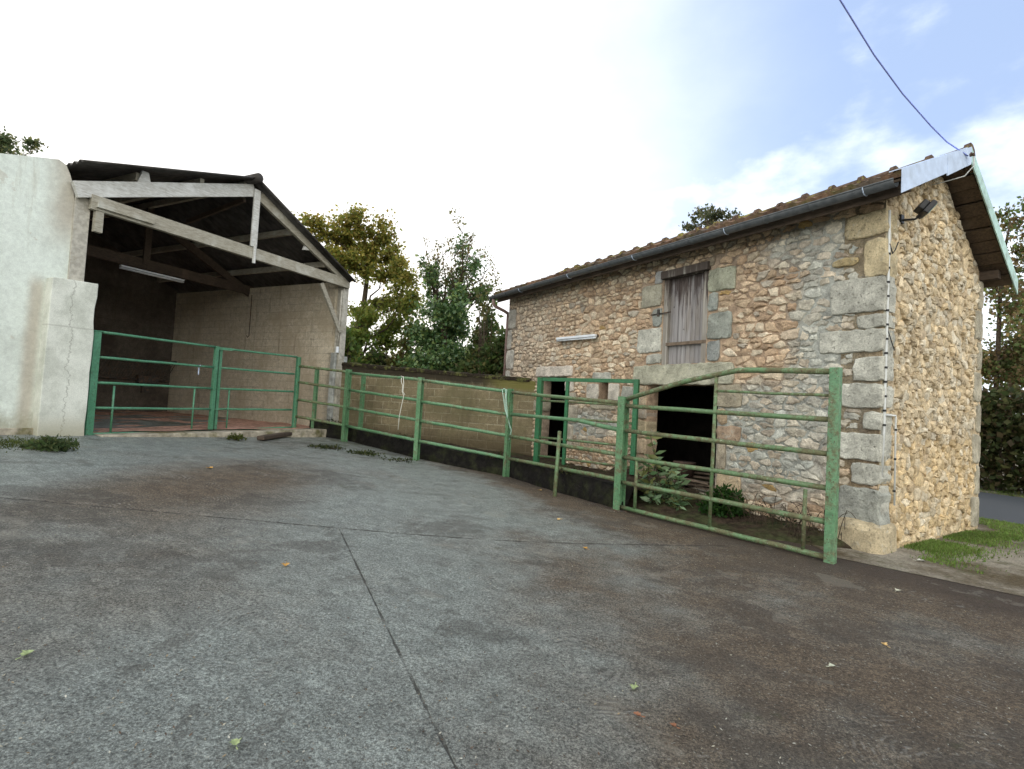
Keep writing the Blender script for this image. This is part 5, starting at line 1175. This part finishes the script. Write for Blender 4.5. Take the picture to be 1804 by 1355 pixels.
# ---------------------------------------------------- litter and leaves
n = 5200; pts = []
for k in range(n):
    if k < 2300: p = ground(rnd.uniform(0, 1804), 860+495*rnd.random()**1.5)
    elif k < 4700:
        i = rnd.randrange(len(fine_k)); q = fine_k[i]; dd = abs(rnd.gauss(0, .28)); p = V(q.x-dd*.6+rnd.gauss(0, .12), q.y-dd*.7, 0)
    else: p = ground(rnd.uniform(1000, 1500), rnd.uniform(900, 1010))
    p.z = gz(p.x)+.004; pts.append(p)
pts = np.array(pts); nn2 = len(pts)
a = RNG.uniform(0, 6.28, nn2); sz = RNG.uniform(.003, .0095, nn2)[:, None]; d = np.stack([np.cos(a), np.sin(a), RNG.uniform(0, .5, nn2)], 1); w = np.stack([-np.sin(a), np.cos(a), RNG.uniform(-.3, .3, nn2)], 1)
co = np.stack([pts, pts+d*sz+w*sz*.45, pts+d*sz*2, pts+d*sz-w*sz*.45], 1).reshape(-1, 3)
tag(np_mesh('leaf_litter', co, 4, M['litter'], cvar(nn2, [(.30, .28, .21), (.22, .17, .10), (.36, .35, .29), (.10, .07, .045), (.09, .06, .04)])), None, 'litter', None, 'stuff')
def fallen(px, py, size, col, label):
    size *= .92; c = ground(px, py); a = rnd.uniform(0, 6.28); mb = MB(); pts = []; n = 14
    out = [(0, -1.0), (.25, -.6), (.62, -.55), (.5, -.15), (.95, .1), (.5, .35), (.4, .8), (0, 1.05)]
    out = out+[(-x, y) for x, y in out[-2:0:-1]]
    vs = []
    for x, y in out: vs.append(V(c.x+(x*math.cos(a)-y*math.sin(a))*size, c.y+(x*math.sin(a)+y*math.cos(a))*size, gz(c.x)+.012+.35*size*abs(x)+rnd.uniform(0, .006)))
    vs.append(V(c.x, c.y, gz(c.x)+.008)); k = len(out)
    mb.add(vs, [(i, (i+1) % k, k) for i in range(k)], col)
    t0 = V(c.x+math.sin(a)*size, c.y-math.cos(a)*size, gz(c.x)+.012); mb.tube([t0, t0+V(math.sin(a), -math.cos(a), .15)*size*.8], .0025, 4, col)
    tag(mb.build('fallen_leaf', M['litter']), label, 'leaf', 'leaves fallen on the yard')
YL, GL, BL, OLF = (.45, .25, .06), (.30, .36, .17), (.30, .20, .10), (.52, .36, .15)
for a_ in [(503, 998, .040, YL, 'orange-yellow fallen leaf on grey concrete left of the slab joint'), (1031, 968, .034, YL, 'yellow fallen leaf lying below the main green fence post'), (1117, 1215, .030, GL, 'pale green leaf low on the brown concrete right of centre'), (414, 1315, .028, GL, 'pale green leaf near the bottom edge left of centre'), (47, 1157, .034, GL, 'small pale green leaf near the left edge of the yard'),
           (1558, 1139, .028, OLF, 'small tan leaf on the dark concrete at right'), (1582, 1043, .036, (.45, .44, .33), 'pale curled leaf on concrete in front of the gable corner'), (985, 917, .040, OLF, 'tan leaf just right of the leaning fence prop'), (370, 826, .05, YL, 'yellow leaf on the ground before the shed gate'), (952, 865, .035, OLF, 'pinkish tan leaf at the foot of the low black wall'),
           (1123, 1264, .022, (.26, .12, .065), 'tiny reddish leaf below the green leaf on brown concrete'), (1186, 1283, .020, (.26, .12, .065), 'tiny red-brown leaf near the bottom right of centre'), (1622, 990, .05, (.42, .42, .36), 'long grey leaf on the gravel by the gable grass'), (1465, 1177, .026, (.42, .44, .34), 'pale narrow leaf on the concrete below the end post'), (880, 815, .04, OLF, 'pale leaf in the kerb below the twine post')]: fallen(*a_)
# ------------------------------------------------------------------ sky, sun, camera
SUN_AZ = rad(-13); SUN_EL = rad(9)
w = bpy.data.worlds.new('World'); SC.world = w; w.use_nodes = True; t = w.node_tree; t.nodes.clear()
s = NT.__new__(NT); s.t = t
sky = s.n('ShaderNodeTexSky', sky_type='NISHITA', sun_disc=False, sun_elevation=SUN_EL, sun_rotation=SUN_AZ, altitude=100, air_density=1.0, dust_density=1.0, ozone_density=1.5)
g = s.n('ShaderNodeTexCoord').outputs['Generated']; sep = s.n('ShaderNodeSeparateXYZ', {0: g})
wd = ray(170, 420).normalized()
dt_ = s.n('ShaderNodeVectorMath', {0: g, 1: wd}, operation='DOT_PRODUCT').outputs['Value']
nz = s.noise(s.map(g, (1, 1, 1.6)), 2.6, 7, .55); nz2 = s.noise(s.map(g, (1, 1, 1.8), (3, 1, 2)), 4.2, 7, .55)
veil = s.ramp(s.math('ADD', dt_, s.math('MULTIPLY', s.math('SUBTRACT', nz, .5), .35)), .34, 1.0)
cum = s.ramp(s.math('ADD', nz2, s.math('MULTIPLY', s.math('SUBTRACT', .48, sep.outputs[2]), 1.1)), .50, .80, 0, .85)
back = s.ramp(s.math('ADD', s.math('MULTIPLY', sep.outputs[1], -1), s.math('MULTIPLY', s.math('SUBTRACT', nz, .5), 1.2)), -.1, .5, 0, .85)  # unseen bright cloud behind the camera, added to light the camera-facing walls
cl = s.math('MAXIMUM', s.math('MAXIMUM', veil, cum), back)
KC = 4.6
bl = s.mix(1.0, s.mix(.8, sky.outputs[0], (1.52, 1.95, 2.92)), (1.0, 1.0, 1.0), 'MULTIPLY')
ccol = s.mix(veil, (KC*.92, KC*.97, KC*1.02), (KC*.95, KC*.93, KC*.90)); ccol = s.mix(back, ccol, (KC*1.92, KC*1.86, KC*1.72))
col = s.mix(cl, bl, ccol)
bg = s.n('ShaderNodeBackground', {'Color': col, 'Strength': .12}); s.n('ShaderNodeOutputWorld', {'Surface': bg.outputs[0]})
L = bpy.data.lights.new('sun', 'SUN'); L.energy = .8; L.angle = rad(11); L.color = (1, .88, .70)
so = bpy.data.objects.new('sun', L); COL.objects.link(so); so.location = (0, 0, 30)
sv = V(math.sin(SUN_AZ)*math.cos(SUN_EL), math.cos(SUN_AZ)*math.cos(SUN_EL), math.sin(SUN_EL)); so.rotation_euler = sv.to_track_quat('Z', 'Y').to_euler()
cam = bpy.data.cameras.new('camera'); cam.sensor_width = 36; cam.lens = 36*F/1804; cam.clip_end = 2000; cam.clip_start = .05
co_ = bpy.data.objects.new('camera', cam); COL.objects.link(co_)
co_.matrix_world = Matrix(((_rt.x, _up.x, -_f.x, EYE.x), (_rt.y, _up.y, -_f.y, EYE.y), (_rt.z, _up.z, -_f.z, EYE.z), (0, 0, 0, 1)))
SC.camera = co_
SC.view_settings.view_transform = 'Standard'; SC.view_settings.look = 'None'; SC.view_settings.exposure = 1.55; SC.view_settings.gamma = 1
